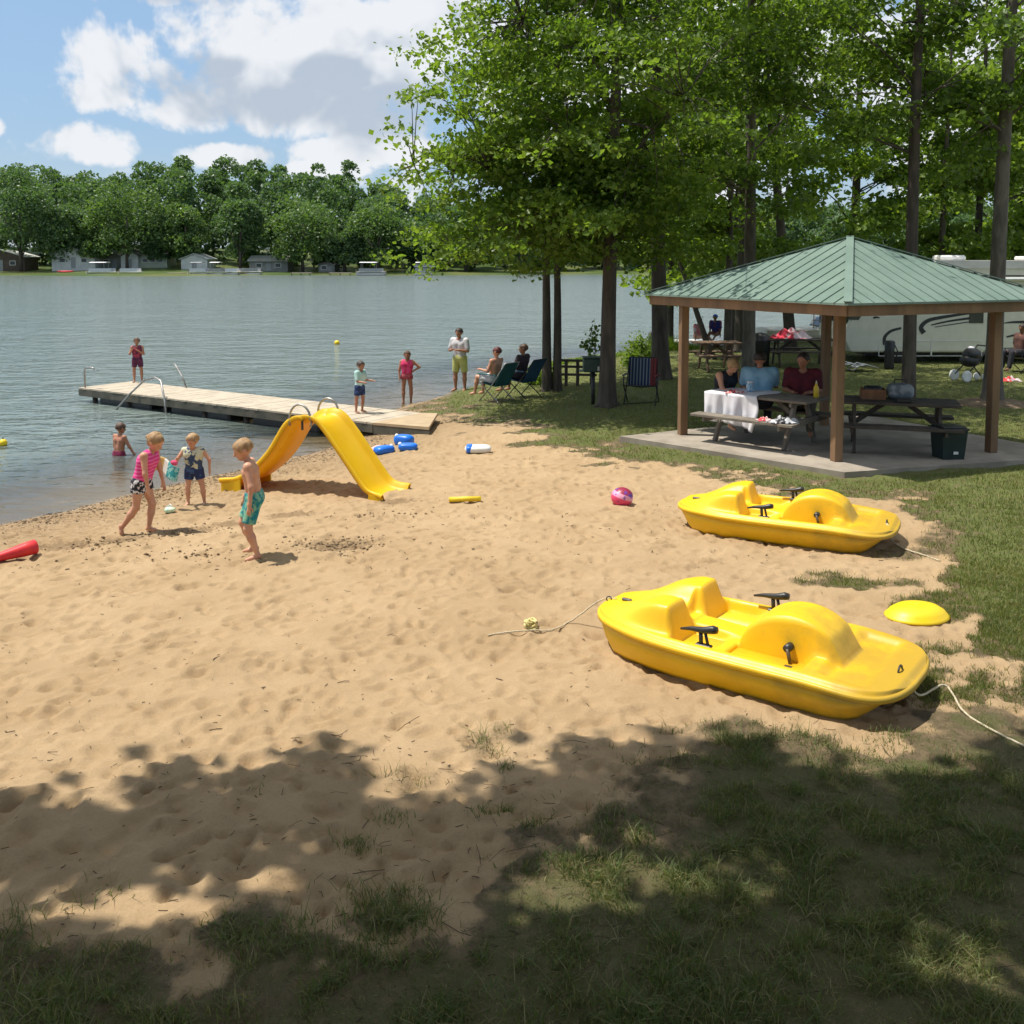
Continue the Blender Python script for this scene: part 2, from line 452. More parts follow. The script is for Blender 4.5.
col = mixc(nt, fa, col, mixc(nt, noise(nt, co, .08, 3).ss(.4, .6), (.07, .11, .03), (.13, .15, .05)))
wetb = E.op('SUBTRACT', 1.0, (sh + (nB - .5) * .4).ss(-.3, .0)) 
col = mixc(nt, wetb * (1.0 - fa) * .8, col, (.22, .165, .10))
nt.links.new(col, b.inputs['Base Color'])
rg = (sh + (nB - .5) * .5).ss(-.05, .45) * .55 + .38
nt.links.new(rg.k, b.inputs['Roughness']); b.inputs['Specular IOR Level'].default_value = .3
bump(nt, b, nC * (.5 + ga * .8) + nD * (.3 + ga * .5) + nB * .9, .7, .025)
g = tag(link('ground', me, m), kind='structure')

# lake
lx = axis(-12, 12, .5, -900, 900, 1.06); ly = axis(8, 40, .5, -20, 215, 1.05)
LX, LY = np.meshgrid(lx, ly, indexing='ij'); _, LS = height(LX, LY)
I = np.arange(LX.size).reshape(LX.shape)
Q = np.stack([I[:-1, :-1], I[1:, :-1], I[1:, 1:], I[:-1, 1:]], -1).reshape(-1, 4)
me = np_mesh('lake', np.stack([LX, LY, LX * 0], -1).reshape(-1, 3), Q, True, {'shore': LS})
m, nt, b = new_mat('lake_water')
nt.nodes.remove(b); out = [n for n in nt.nodes if n.type == 'OUTPUT_MATERIAL'][0]
geo = nt.nodes.new('ShaderNodeNewGeometry')
mp = nt.nodes.new('ShaderNodeMapping'); mp.inputs['Scale'].default_value = (.75, 1.25, 1); mp.inputs['Rotation'].default_value = (0, 0, .25)
nt.links.new(geo.outputs['Position'], mp.inputs[0]); pv = mp.outputs[0]
sh = attr('shore'); dep = E.op('MULTIPLY', sh, -1.0)
amp = dep.ss(0, 5) * .75 + .25
wv = (noise(nt, pv, 2.4, 3, .55, .3) * 1.0 + noise(nt, pv, .75, 3, .5) * 2.2 + noise(nt, pv, 7.0, 2, .5) * .28 + noise(nt, pv, .12, 2) * 3.0) * amp
bn = nt.nodes.new('ShaderNodeBump'); bn.inputs['Strength'].default_value = .85; bn.inputs['Distance'].default_value = .11; nt.links.new(wv.k, bn.inputs['Height'])
gl = nt.nodes.new('ShaderNodeBsdfGlossy'); gl.inputs['Roughness'].default_value = .12; gl.inputs['Color'].default_value = (.92, .95, .97, 1); nt.links.new(bn.outputs[0], gl.inputs['Normal'])
df = nt.nodes.new('ShaderNodeBsdfDiffuse'); df.inputs['Color'].default_value = (.16, .20, .185, 1)
tr = nt.nodes.new('ShaderNodeBsdfTransparent'); tr.inputs['Color'].default_value = (.84, .84, .76, 1)
m1 = nt.nodes.new('ShaderNodeMixShader'); nt.links.new((dep.ss(.2, 5.5) * .92 + .03).k, m1.inputs[0]); nt.links.new(tr.outputs[0], m1.inputs[1]); nt.links.new(df.outputs[0], m1.inputs[2])
fr = nt.nodes.new('ShaderNodeFresnel'); fr.inputs[0].default_value = 1.33; nt.links.new(bn.outputs[0], fr.inputs['Normal'])
m2 = nt.nodes.new('ShaderNodeMixShader'); nt.links.new((E(fr.outputs[0]) * 1.0 ).k, m2.inputs[0])
nt.links.new(m1.outputs[0], m2.inputs[1]); nt.links.new(gl.outputs[0], m2.inputs[2]); nt.links.new(m2.outputs[0], out.inputs[0])
tag(link('lake', me, m), kind='structure')

# ================================================================ materials
WOODP = mat('treated_pine', (.26, .15, .075), (.17, .098, .05), 3, .7, .25, 30, stretch=(1, 1, .25))
WOODG = mat('weathered_wood', (.235, .20, .155), (.15, .125, .10), 4, .8, .3, 30)
WOODD = mat('dark_stained_wood', (.085, .065, .05), (.05, .04, .032), 5, .75, .25, 30)
DOCKM = mat('dock_decking', (.50, .43, .33), (.40, .34, .26), 3, .85, .25, 40)
FASC = mat('dock_fascia', (.11, .10, .075), (.06, .06, .045), 3, .8, .3, 20)
CONC = mat('concrete', (.36, .31, .25), (.24, .205, .16), 1.6, .9, .3, 60)
METAL = mat('galvanised_pipe', (.42, .41, .39), (.26, .24, .22), 12, .42, metal=.8)
DARKM = mat('dark_metal', (.05, .05, .05), (.03, .03, .03), 12, .5, metal=.3)
BLACKP = mat('black_plastic', (.018, .018, .018), (.03, .03, .03), 20, .42)
RUBBER = mat('rubber', (.02, .02, .02), (.035, .033, .03), 20, .8)
WHITEP = mat('white_paint', (.78, .78, .75), (.66, .66, .62), 4, .5)
WHITEC = mat('white_cloth', (.80, .78, .80), (.70, .68, .72), 4, .9, .2, 30)
GREYP = mat('grey_paint', (.33, .34, .34), (.25, .26, .26), 4, .6)
ROOFG = mat('grey_shingle', (.22, .22, .21), (.15, .15, .15), 3, .85, .3, 10)
GLASSD = mat('dark_window_glass', (.03, .04, .045), (.05, .06, .06), 2, .12)
BLUEP = mat('blue_vinyl', (.01, .18, .75), (.01, .13, .6), 6, .35)
REDP = mat('red_foam', (.72, .03, .03), (.6, .02, .03), 8, .5)
PINKC = mat('pink_cloth', (.72, .10, .22), (.55, .05, .12), 9, .9)
YELF = mat('yellow_foam', (.85, .62, .02), (.75, .52, .02), 8, .5)
ROPE = mat('pale_rope', (.66, .58, .42), (.45, .38, .25), 60, .9, .5, 200)
GREENB = mat('dark_green_paint', (.02, .05, .038), (.03, .065, .05), 6, .5)
TEAL = mat('teal_canvas', (.01, .075, .085), (.012, .10, .11), 6, .9, .3, 80)
BLUEC = mat('dark_blue_canvas', (.012, .05, .10), (.015, .07, .13), 6, .9, .3, 80)
CREAM = mat('cream_siding', (.72, .70, .60), (.66, .64, .54), 3, .6)
ALU = mat('aluminium', (.62, .63, .63), (.5, .5, .5), 6, .35, metal=.7)
TANF = mat('tan_fabric', (.50, .38, .22), (.40, .30, .17), 6, .9)
BROWNP = mat('brown_box', (.28, .13, .06), (.2, .09, .04), 6, .8)

def yellow_plastic(name, c1, c2, grime=.0):
    m, nt, b = new_mat(name)
    co = coords(nt)
    c = mixc(nt, noise(nt, co, 3, 4).ss(.35, .7), c1, c2)
    if grime:
        sep = nt.nodes.new('ShaderNodeSeparateXYZ'); nt.links.new(co, sep.inputs[0])
        gx_ = E(sep.outputs[0])
        gf = (gx_ * .9 + (noise(nt, co, 4.5, 5, .6) - .5) * 1.5).ss(.15, .95) * grime
        c = mixc(nt, gf, c, (.42, .27, .03))
        sc_ = noise(nt, co, 22, 5, .7).ss(.60, .68) * .22
        c = mixc(nt, sc_, c, (.45, .30, .05))
    nt.links.new(c, b.inputs['Base Color'])
    b.inputs['Roughness'].default_value = .34
    nt.links.new((noise(nt, co, 9, 5, .6) * .35 + .27).k, b.inputs['Roughness'])
    b.inputs['Subsurface Weight'].default_value = .0
    bump(nt, b, noise(nt, co, 40, 3) + noise(nt, co, 3, 2) * 2, .06, .01)
    return m
YEL = yellow_plastic('yellow_hull_plastic', (.87, .535, .012), (.84, .49, .010), .8)
YEL2 = yellow_plastic('yellow_slide_plastic', (.90, .60, .012), (.86, .55, .010))
YEL3 = yellow_plastic('yellow_lid_plastic', (.84, .60, .01), (.78, .54, .01))
_n = YEL2.node_tree; _b = _n.nodes['Principled BSDF']
_t = _n.nodes.new('ShaderNodeBsdfTranslucent'); _t.inputs[0].default_value = (.95, .33, .005, 1)
_m = _n.nodes.new('ShaderNodeMixShader'); _m.inputs[0].default_value = .22
_o = [n for n in _n.nodes if n.type == 'OUTPUT_MATERIAL'][0]
_n.links.new(_b.outputs[0], _m.inputs[1]); _n.links.new(_t.outputs[0], _m.inputs[2]); _n.links.new(_m.outputs[0], _o.inputs[0])

def leaf_mat(name, ca, cb, cc, trans=.52):
    m, nt, b = new_mat(name); out = [n for n in nt.nodes if n.type == 'OUTPUT_MATERIAL'][0]
    geo = nt.nodes.new('ShaderNodeNewGeometry'); rp = E(geo.outputs['Random Per Island'])
    co = coords(nt)
    big = noise(nt, co, .55, 3).ss(.38, .62)
    c = mixc(nt, big, ca, cb); c = mixc(nt, rp.ss(.1, 1.0) * .75, c, cc)
    b.inputs['Roughness'].default_value = .42; b.inputs['Specular IOR Level'].default_value = .35
    nt.links.new(c, b.inputs['Base Color'])
    t = nt.nodes.new('ShaderNodeBsdfTranslucent')
    nt.links.new(mixc(nt, 1.0, c, (1.4, 1.5, .5), 'MULTIPLY'), t.inputs[0])
    mx = nt.nodes.new('ShaderNodeMixShader'); mx.inputs[0].default_value = trans
    nt.links.new(b.outputs[0], mx.inputs[1]); nt.links.new(t.outputs[0], mx.inputs[2]); nt.links.new(mx.outputs[0], out.inputs[0])
    return m
LEAF1 = leaf_mat('maple_leaves', (.10, .172, .032), (.15, .235, .04), (.20, .275, .06))
LEAF2 = leaf_mat('oak_leaves', (.078, .135, .03), (.115, .185, .036), (.155, .225, .05))
LEAF3 = leaf_mat('far_hazed_leaves', (.078, .14, .068), (.11, .18, .08), (.12, .195, .085), .4)  # distance haze is put into the leaf colour: lighter and bluer than near foliage
LEAF5 = leaf_mat('far_pale_hazed_leaves', (.085, .15, .055), (.125, .20, .068), (.14, .215, .078), .4)  # brighter far trees, same haze tint in the colour
LEAF4 = leaf_mat('bright_leaves', (.125, .20, .035), (.17, .25, .045), (.21, .275, .06))
def grass_mat(name, ca, cb, cc):
    m, nt, b = new_mat(name); out = [n for n in nt.nodes if n.type == 'OUTPUT_MATERIAL'][0]
    geo = nt.nodes.new('ShaderNodeNewGeometry'); rp = E(geo.outputs['Random Per Island'])
    co = coords(nt)
    c = mixc(nt, noise(nt, co, .8, 4).ss(.35, .65), ca, cb); c = mixc(nt, rp.ss(.62, 1.0), c, cc)
    nt.links.new(c, b.inputs['Base Color']); b.inputs['Roughness'].default_value = .55
    t = nt.nodes.new('ShaderNodeBsdfTranslucent'); nt.links.new(mixc(nt, 1.0, c, (1.3, 1.3, .6), 'MULTIPLY'), t.inputs[0])
    mx = nt.nodes.new('ShaderNodeMixShader'); mx.inputs[0].default_value = .35
    nt.links.new(b.outputs[0], mx.inputs[1]); nt.links.new(t.outputs[0], mx.inputs[2]); nt.links.new(mx.outputs[0], out.inputs[0])
    return m
GRASSM = grass_mat('grass_blades', (.12, .165, .035), (.175, .205, .05), (.32, .28, .12))
GRASSN = grass_mat('near_grass_blades', (.09, .135, .03), (.135, .17, .045), (.32, .26, .13))
BARK = mat('bark', (.105, .085, .065), (.055, .045, .036), 7, .9, .8, 22, stretch=(1, 1, .22))
BARK2 = mat('pale_bark', (.17, .145, .115), (.09, .078, .062), 6, .9, .7, 18, stretch=(1, 1, .3))
# ================================================================ trees
def zg(x, y): return float(height(np.array([x]), np.array([y]))[0][0])

def leaf_quads(P, size, rs, up=.55, sv=.45):
    n = len(P)
    N = rs.normal(size=(n, 3)); N[:, 2] = np.abs(N[:, 2]) * .6 + up; N /= np.linalg.norm(N, axis=1)[:, None]
    A = rs.normal(size=(n, 3)); A[:, 2] -= .5; A -= N * (A * N).sum(1)[:, None]; A /= np.linalg.norm(A, axis=1)[:, None] + 1e-9
    B = np.cross(N, A); s = size * rs.uniform(1 - sv, 1 + sv, (n, 1))
    v0 = P - A * s * .5; v1 = P + B * s * .46 + N * s * .14 - A * s * .05; v2 = P + A * s * .58; v3 = P - B * s * .46 + N * s * .14 - A * s * .05
    V = np.stack([v0, v1, v2, v3], 1).reshape(-1, 3)
    Fq = np.arange(4 * n).reshape(n, 4)
    return V, Fq

def sample_env(env, n, rs, inner=.35, lump=.3, seed=0):
    wts = np.array([e[6] if len(e) > 6 else e[3] * e[4] * e[5] for e in env], float); wts /= wts.sum()
    which = rs.choice(len(env), n, p=wts); out = np.zeros((n, 3))
    D = rs.normal(size=(n, 3)); D /= np.linalg.norm(D, axis=1)[:, None]
    rad = inner + (1 - inner) * rs.rand(n) ** .6
    lm = 1 - lump + 2 * lump * vnoise(np.arctan2(D[:, 1], D[:, 0]) * 1.6 + 20, D[:, 2] * 2.2 + seed * 3.7 + 5, 1.0, seed)
    for i, e in enumerate(env):
        k = which == i
        out[k] = np.array(e[:3]) + D[k] * np.array(e[3:6]) * (rad * lm)[k, None]
    return out

def make_tree(name, label, base, H, r0, env, ncl, nl, ls, seed, leafm=None, barkm=None, group=None, lean=(0, 0), keep=None, spread=(.26, .26, .10), nlimb=16, twigs=True, cat='tree', flare=1.5, dmin=None, up=.55, inner=.30, lump=.38, curve=.0, bough=9):
    rs = np.random.RandomState(seed); rd = random.Random(seed)
    leafm = leafm or LEAF1; barkm = barkm or BARK
    root = thing(name, label, cat, base, 0, group)
    def tp(h):
        t = h / H; w = .05 * H ** .5
        return Vector((lean[0] * t + w * .6 * math.sin(t * 5 + seed) * t + curve * math.sin(t * PI), lean[1] * t + w * .6 * math.cos(t * 4.1 + seed * 2) * t, h))
    tr_ = lambda h: r0 * max(.12, max(0, 1 - h / H) ** .8) * (1 + (flare - 1) * math.exp(-h / (r0 * 2.2)))
    mb = MB(); hs = [-.15, 0, .08, .2, .4, .7, 1.1] + [1.1 + (H - 1.1) * i / 14 for i in range(1, 15)]
    if H < 2.5: hs = [-.05] + [H * i / 8 for i in range(9)]
    mb.tube([tp(max(h, 0)) + Vector((0, 0, min(h, 0))) for h in hs], [tr_(max(h, 0)) for h in hs], 12)
    # roots
    for k in range(5):
        a = k * 1.26 + seed; q = r0 * 2.1
        mb.tube([(0, 0, r0 * .7), (math.cos(a) * r0 * 1.0, math.sin(a) * r0 * 1.0, r0 * .22), (math.cos(a) * q, math.sin(a) * q, -.06)], [r0 * .55, r0 * .38, r0 * .12], 6)
    if bough:
        Bc = sample_env(env, max(8, ncl // bough), rs, inner, lump, seed); br_ = .85 * rs.uniform(.6, 1.35, len(Bc)) * (1 if H > 10 else .7)
        o = rs.normal(size=(len(Bc), bough, 3)); o[..., 2] *= .16; o = o * br_[:, None, None] * .62
        outw = Bc[:, :2] / (np.linalg.norm(Bc[:, :2], axis=1)[:, None] + .3)
        o[..., 2] -= (o[..., 0] * outw[:, None, 0] + o[..., 1] * outw[:, None, 1]) * .38
        C = (Bc[:, None, :] + o).reshape(-1, 3)
    else: C = sample_env(env, ncl, rs, inner, lump, seed)
    if keep is not None:
        k = keep(C + np.array(base)); C = C[k]
    # limbs toward spread out clusters
    limb_pts = []
    if nlimb and len(C):
        idx = rs.permutation(len(C))[:nlimb]
        for i in idx:
            T = Vector(C[i]); hd = math.hypot(T.x, T.y)
            h0 = max(H * (.235 if H > 9 else .12), min(H * .93, T.z - hd * rd.uniform(.35, .9)))
            S = tp(h0); r_ = tr_(h0) * rd.uniform(.18, .30)
            mid = S.lerp(T, .5) + Vector((rd.uniform(-.1, .1) * hd, rd.uniform(-.1, .1) * hd, .10 * hd))
            pts = []; rr = []
            for q in range(7):
                t = q / 6; p = S * (1 - t) ** 2 + mid * 2 * t * (1 - t) + T * t * t
                if 0 < q < 6: p += Vector((rd.uniform(-1, 1), rd.uniform(-1, 1), rd.uniform(-1, 1))) * .03 * hd
                pts.append(p); rr.append(max(.008, r_ * (1 - t) ** .8)); 
                if q > 1: limb_pts.append(p)
            mb.tube(pts, rr, 6, cap=False)
    if twigs and limb_pts:
        Lp = np.array([tuple(p) for p in limb_pts])
        for c in C[::2]:
            d = np.linalg.norm(Lp - c, axis=1); j = d.argmin()
            if d[j] < 3.2:
                a = Vector(Lp[j]); b_ = Vector(c)
                mb.tube([a, a.lerp(b_, .5) + Vector((0, 0, .08 * d[j])), b_], [.016, .011, .005], 3, cap=False)
    mb.build('trunk', barkm, root)
    P = np.repeat(C, nl, axis=0) + rs.normal(size=(len(C) * nl, 3)) * np.array(spread)
    # leaves hang a little lower toward the outside of each spray
    V_, F_ = leaf_quads(P, ls, rs, up)
    link('crown', np_mesh('crown', V_, F_), leafm, root)
    return root

def ptree(px, py, z=.45): 
    p = at(px, py, z); return (p.x, p.y, zg(p.x, p.y))

# --- the big maple by the picnic shelter
b1 = ptree(607, 403)
make_tree('maple_tree', 'large bright green maple spreading over the water beside the lakeside chairs', b1, 15, .165,
          [(-.45, 0, 6.2, 3.1, 3.2, 3.3, 5), (-1.35, -.3, 3.6, 2.0, 1.8, 1.0, 1.1), (-1.9, 0, 4.5, 1.6, 1.6, 1.3, 1.0), (.0, 0, 9.6, 3.2, 3.3, 4.0, 2.2), (.9, .3, 4.2, 1.5, 2.0, 1.0, .5)],
          1350, 44, .098, 11, group='lakeside shade trees', nlimb=30, lean=(.25, 0), lump=.27, spread=(.21, .21, .085), flare=1.35)
b2 = ptree(661, 377)
make_tree('maple_tree', 'thick dark trunk tree just left of the shelter roof corner with striped chair before it', b2, 18, .205,
          [(.0, 0, 7.6, 3.0, 3.2, 3.6, 5), (.0, 0, 12, 3.4, 3.4, 4.5, 1.0), (1.2, -.6, 4.2, 1.8, 1.8, 1.2, .6)], 300, 42, .112, 12, group='lakeside shade trees', nlimb=22, lean=(-.6, 0), leafm=LEAF2)
b3 = ptree(547, 386)
make_tree('young_maple', 'slim twin-stem tree, left stem, standing at the shore behind the camp chairs', b3, 8.5, .115,
          [(.1, .6, 6.2, 2.2, 2.0, 2.2), (-.8, .5, 4.4, 1.8, 1.6, 1.0)], 170, 42, .14, 13, group='lakeside shade trees', nlimb=9, lean=(-.15, .3), flare=1.25)
b3 = ptree(557, 386)
make_tree('young_maple', 'slim twin-stem tree, right stem, standing at the shore behind the camp chairs', b3, 8.0, .105,
          [(.3, .6, 5.8, 2.0, 2.0, 2.2), (1.1, .4, 4.2, 1.6, 1.5, .9)], 150, 42, .14, 14, group='lakeside shade trees', nlimb=9, lean=(.0, .3), flare=1.25)
b4 = ptree(748, 378)
make_tree('sweetgum_tree', 'tall straight grey trunk tree rising behind the seated people in the shelter', b4, 19, .165,
          [(.1, 0, 7.8, 3.4, 3.2, 3.0, 3), (0, 0, 12.5, 3.6, 3.2, 4.5, .8), (-1.6, 0, 5.2, 1.8, 1.8, 1.3, .6)], 210, 38, .11, 15, group='trees around the shelter', nlimb=20, barkm=BARK2, flare=1.2, leafm=LEAF4)
b5 = ptree(908, 403)
make_tree('oak_tree', 'dark trunk tree behind the cool box and the right picnic table', b5, 17, .14,
          [(-.4, .2, 8.2, 3.6, 3.2, 3.2, 4), (0, 0, 12.5, 3.8, 3.4, 4.2, .9), (-1.8, 0, 5.6, 2.0, 1.8, 1.4, .8)], 330, 40, .112, 16, group='trees around the shelter', nlimb=18, leafm=LEAF2, flare=1.2)
b6 = ptree(992, 404)
make_tree('oak_tree', 'thick flared trunk tree in front of the motorhome, dirt mound at its foot', b6, 18, .165,
          [(0, .3, 8.8, 3.8, 3.4, 3.4, 4), (.3, 0, 13, 4, 3.6, 4.4, .7), (.8, .8, 5.4, 2.4, 2.0, 1.4, .7), (-1.2, .4, 5.9, 1.7, 1.6, 1.0, .5)], 300, 40, .112, 17, group='trees around the shelter', nlimb=18, leafm=LEAF2, barkm=BARK2, flare=1.6, lean=(.15, 0))
m_ = MB(); m_.ball((0, 0, -.12), 1, 24, 10, (.95, .75, .24)); mo = m_.build('dirt_mound', mat('loose_dirt', (.20, .14, .085), (.12, .085, .05), 6, .95, .7, 20))
mo.location = b6; tag(mo, 'low brown dirt mound round the foot of the thick flared tree', 'dirt mound')

b7 = ptree(713, 358); make_tree('leaning_sapling', 'thin dark trunk leaning left beyond the shelter near the moored boats', b7, 5.5, .10, [(-1.2, 0, 4.2, 1.7, 1.5, 1.3)], 90, 40, .16, 18, group='trees beyond the shelter', lean=(-2.0, 0), nlimb=6, leafm=LEAF4, flare=1.2)
b7 = ptree(727, 359); make_tree('young_oak', 'slender trunk tree, first right of the leaning sapling', b7, 13, .115, [(0, 0, 6.6, 2.6, 2.4, 3.0), (0, 0, 10, 2.4, 2.4, 3)], 180, 34, .16, 19, group='trees beyond the shelter', nlimb=10, flare=1.15)
b7 = ptree(739, 350); make_tree('young_oak', 'dark trunk tree between the slender tree and the grey trunk', b7, 14, .17, [(0, 0, 7.0, 3, 2.6, 3.4), (0, 0, 11, 2.6, 2.6, 3)], 170, 34, .16, 20, group='trees beyond the shelter', nlimb=10, flare=1.15, leafm=LEAF2)
b7 = ptree(791, 349); make_tree('young_oak', 'trunk bending left seen under the shelter roof near the towel table', b7, 14, .19, [(0, 0, 7.4, 3.2, 2.8, 3.2), (0, 0, 11, 2.8, 2.6, 3)], 200, 34, .16, 21, group='trees beyond the shelter', nlimb=12, lean=(-1.4, 0), flare=1.3, leafm=LEAF4)

# --- wood behind the motorhome: three built, the rest copied
BGT = [(17.4, 37.5), (21.5, 44.0), (5.6, 35.5), (8.2, 36.5), (12.8, 37.5), (15.0, 35.0), (19.5, 35.2), (22.0, 38.5), (25.5, 42.0), (26.0, 48.5), (30.0, 47.0), (24.5, 34.6), (29.5, 39.0), (33, 53), (27.5, 54.5), (38, 50)]
ordw = ['first', 'second', 'third', 'fourth', 'fifth', 'sixth', 'seventh', 'eighth', 'ninth', 'tenth', 'eleventh', 'twelfth', 'thirteenth', 'fourteenth', 'fifteenth', 'sixteenth', 'seventeenth', 'eighteenth']
rank = {i: k for k, i in enumerate(sorted(range(len(BGT)), key=lambda i: BGT[i][0] / BGT[i][1]))}
protos = []
for i, (x, y) in enumerate(BGT):
    lab = 'leafy woodland tree behind the motorhome, %s from the left in the wood' % ordw[rank[i]]
    z = zg(x, y)
    if i < 3:
        o = make_tree('woodland_tree', lab, (x, y, z), [15, 17, 14][i], [.17, .2, .15][i],
                      [[(0, 0, 5.0, 3.2, 3.0, 3.2), (0, 0, 9.5, 3.6, 3.4, 4.2, 60), (1.2, -.5, 3.2, 2.2, 2.0, 1.3)],
                       [(0, 0, 6.0, 3.6, 3.4, 3.8), (0, 0, 11, 3.6, 3.4, 4.4), (-1.4, -.8, 3.6, 2.4, 2.2, 1.6)],
                       [(0, 0, 4.2, 3.0, 2.8, 2.8), (.4, 0, 8.4, 3.2, 3.2, 3.8), (-.6, -1.2, 2.2, 2.0, 1.6, 1.1)]][i],
                      260, 32, .19, 30 + i, leafm=[LEAF4, LEAF1, LEAF4][i], group='woodland behind the motorhome', nlimb=12, flare=1.2, twigs=False, spread=(.36, .36, .15))
        protos.append(o)
    else:
        o = copy_tree(protos[i % 3]); o.location = (x, y, z); o.rotation_euler.z = i * 1.7; s_ = 1 + .12 * math.sin(i * 2.3); o.scale = (s_, s_, s_ * (1.02 + .08 * math.cos(i)))
        o['label'] = lab

# --- trees standing behind the photographer: their crowns shade the foreground
EDGE_P = [at(*p, .45) for p in ((-500, 800), (-150, 830), (0, 806), (60, 812), (110, 800), (150, 775), (220, 752), (300, 752), (345, 775), (400, 800), (470, 812), (510, 790), (520, 730), (560, 708), (640, 722), (740, 738), (830, 722), (900, 700), (960, 688), (1060, 690), (1400, 700))]
EX = np.array([p.x for p in EDGE_P]); EY = np.array([p.y for p in EDGE_P]); o_ = np.argsort(EX); EX, EY = EX[o_], EY[o_]
POOL = [(at(100, 905, .45), .62, .17), (at(215, 905, .45), .3, .1), (at(610, 875, .45), .42, .22), (at(720, 880, .45), .22, .14), (at(505, 905, .45), .12, .06), (at(440, 780, .45), .16, .08), (at(960, 960, .45), .3, .16)]
def shade_keep(P):
    h = P[:, 2] - .45; k = 1 / math.tan(R(SUN_EL))
    x = P[:, 0] + SH.x * h * k; y = P[:, 1] + SH.y * h * k
    ok = y < np.interp(x, EX, EY) - .20 + (vnoise(x, y, 2.3, 3) - .5) * .25
    for p, rx, ry in POOL:
        ok &= (((x - p.x) / (rx + .26)) ** 2 + ((y - p.y) / (ry + .26)) ** 2) > 1
    px, py = proj(P[:, 0], P[:, 1], P[:, 2])
    vis = (P[:, 1] > .2) & (py > -70) & (px > -90) & (px < 1114)
    return ok & ~vis
make_tree('oak_tree', 'broad shade tree beside the photographer, left of the frame', (-8.2, .2, .4), 13, .3, [(2.2, 1.5, 8.3, 5.2, 5.2, 2.2)], 2300, 50, .19, 50, group='shade trees over the foreground', keep=shade_keep, leafm=LEAF2, spread=(.17, .17, .12), nlimb=16, twigs=False, inner=.0, lump=.1, bough=0)
make_tree('oak_tree', 'broad shade tree behind the photographer, between two others', (-2.4, -1.6, .42), 14, .3, [(1.2, 2.8, 8.6, 5.0, 5.2, 2.2)], 2600, 50, .19, 51, group='shade trees over the foreground', keep=shade_keep, leafm=LEAF2, spread=(.17, .17, .12), nlimb=16, twigs=False, inner=.0, lump=.1, bough=0)
make_tree('oak_tree', 'broad shade tree beside the photographer, right of the frame', (5.6, -.4, .45), 13, .3, [(-2.0, 2.4, 8.6, 5.4, 5.2, 2.2)], 2900, 50, .19, 52, group='shade trees over the foreground', keep=shade_keep, leafm=LEAF2, spread=(.17, .17, .12), nlimb=16, twigs=False, inner=.0, lump=.1, bough=0)

# ================================================================ far shore: wood as one mass, front trees one by one
rs = np.random.RandomState(77)
def crown_pts(cx, cy_, z0, h, r, n, rs, lobes=9):
    L = rs.normal(size=(lobes, 3)); L /= np.linalg.norm(L, axis=1)[:, None]
    c = np.array([0, 0, h * .52]) + L * np.array([r * .55, r * .55, h * .36]); lr = r * rs.uniform(.38, .6, lobes)
    w = rs.randint(0, lobes, n); D = rs.normal(size=(n, 3)); D /= np.linalg.norm(D, axis=1)[:, None]; D[:, 2] = np.where(D[:, 2] < -.4, -D[:, 2], D[:, 2])
    P = c[w] + D * (lr[w] * rs.uniform(.72, 1.06, n))[:, None]
    return P + np.array([cx, cy_, z0])
allP = []
def fz(x, y): return height(np.array([float(x)]), np.array([float(y)]))[0][0]
for row, (yy, n_, hh) in enumerate([(222, 44, 18), (238, 46, 19.5), (256, 46, 20.5), (276, 44, 20)]):
    for i in range(n_):
        x = -165 + i * (330 / n_) + rs.uniform(-2.5, 2.5); y = yy + rs.uniform(-5, 5)
        prof = 1.0 + .16 * math.exp(-((x + 62) / 26) ** 2) + .03 * math.sin(x * .13) - .42 * sstep(-.21, -.05, np.array(x / y)) + .04 * rs.randn()
        h = hh * prof * rs.uniform(.9, 1.08); r_ = rs.uniform(4.0, 6.0)
        allP.append(crown_pts(x, y, fz(x, y), h, r_, 2100, rs, 15))
for i in range(120):
    x = -165 + i * 2.75 + rs.uniform(-1, 1); y = rs.uniform(215, 232)
    allP.append(crown_pts(x, y, fz(x, y) - 1.0, rs.uniform(5, 9), rs.uniform(2.4, 3.6), 420, rs, 6))
P = np.concatenate(allP)
V_, F_ = leaf_quads(P, .66, rs, .35)
tag(link('woods', np_mesh('woods', V_, F_), LEAF3), 'dense dark green wood covering the hill across the lake', 'woods', kind='stuff')
FT = [(22, 168, 36, LEAF3), (-22, 196, 26, LEAF5), (68, 205, 30, LEAF3), (128, 180, 38, LEAF5), (186, 198, 24, LEAF5), (241, 198, 28, LEAF3), (303, 192, 36, LEAF5), (378, 208, 34, LEAF5), (345, 222, 22, LEAF3), (418, 226, 26, LEAF3), (160, 215, 20, LEAF3), (-70, 190, 34, LEAF3), (466, 225, 30, LEAF3), (520, 222, 30, LEAF5), (95, 222, 18, LEAF5)]
desc = ['broad tall tree behind the brown cottage at the far left shore', 'tree at the far left edge of the opposite shore', 'dark tree between the white cottage and its left neighbour', 'large rounded tree over the white cottages across the lake', 'light green round tree left of the moored pontoon boats', 'dark broad tree right of the pontoon boats across the lake', 'tall pale green tree behind the gravel-roofed cottage', 'rounded green tree right of the small boat shed', 'dark low tree between the two pale green ones', 'dark tree over the rightmost far cottage', 'small dark tree between the white cottages', 'tall tree beyond the left edge of the far shore', 'far shore tree glimpsed through the maple', 'far shore tree behind the twin trunks', 'small green tree above the white cottage roof']
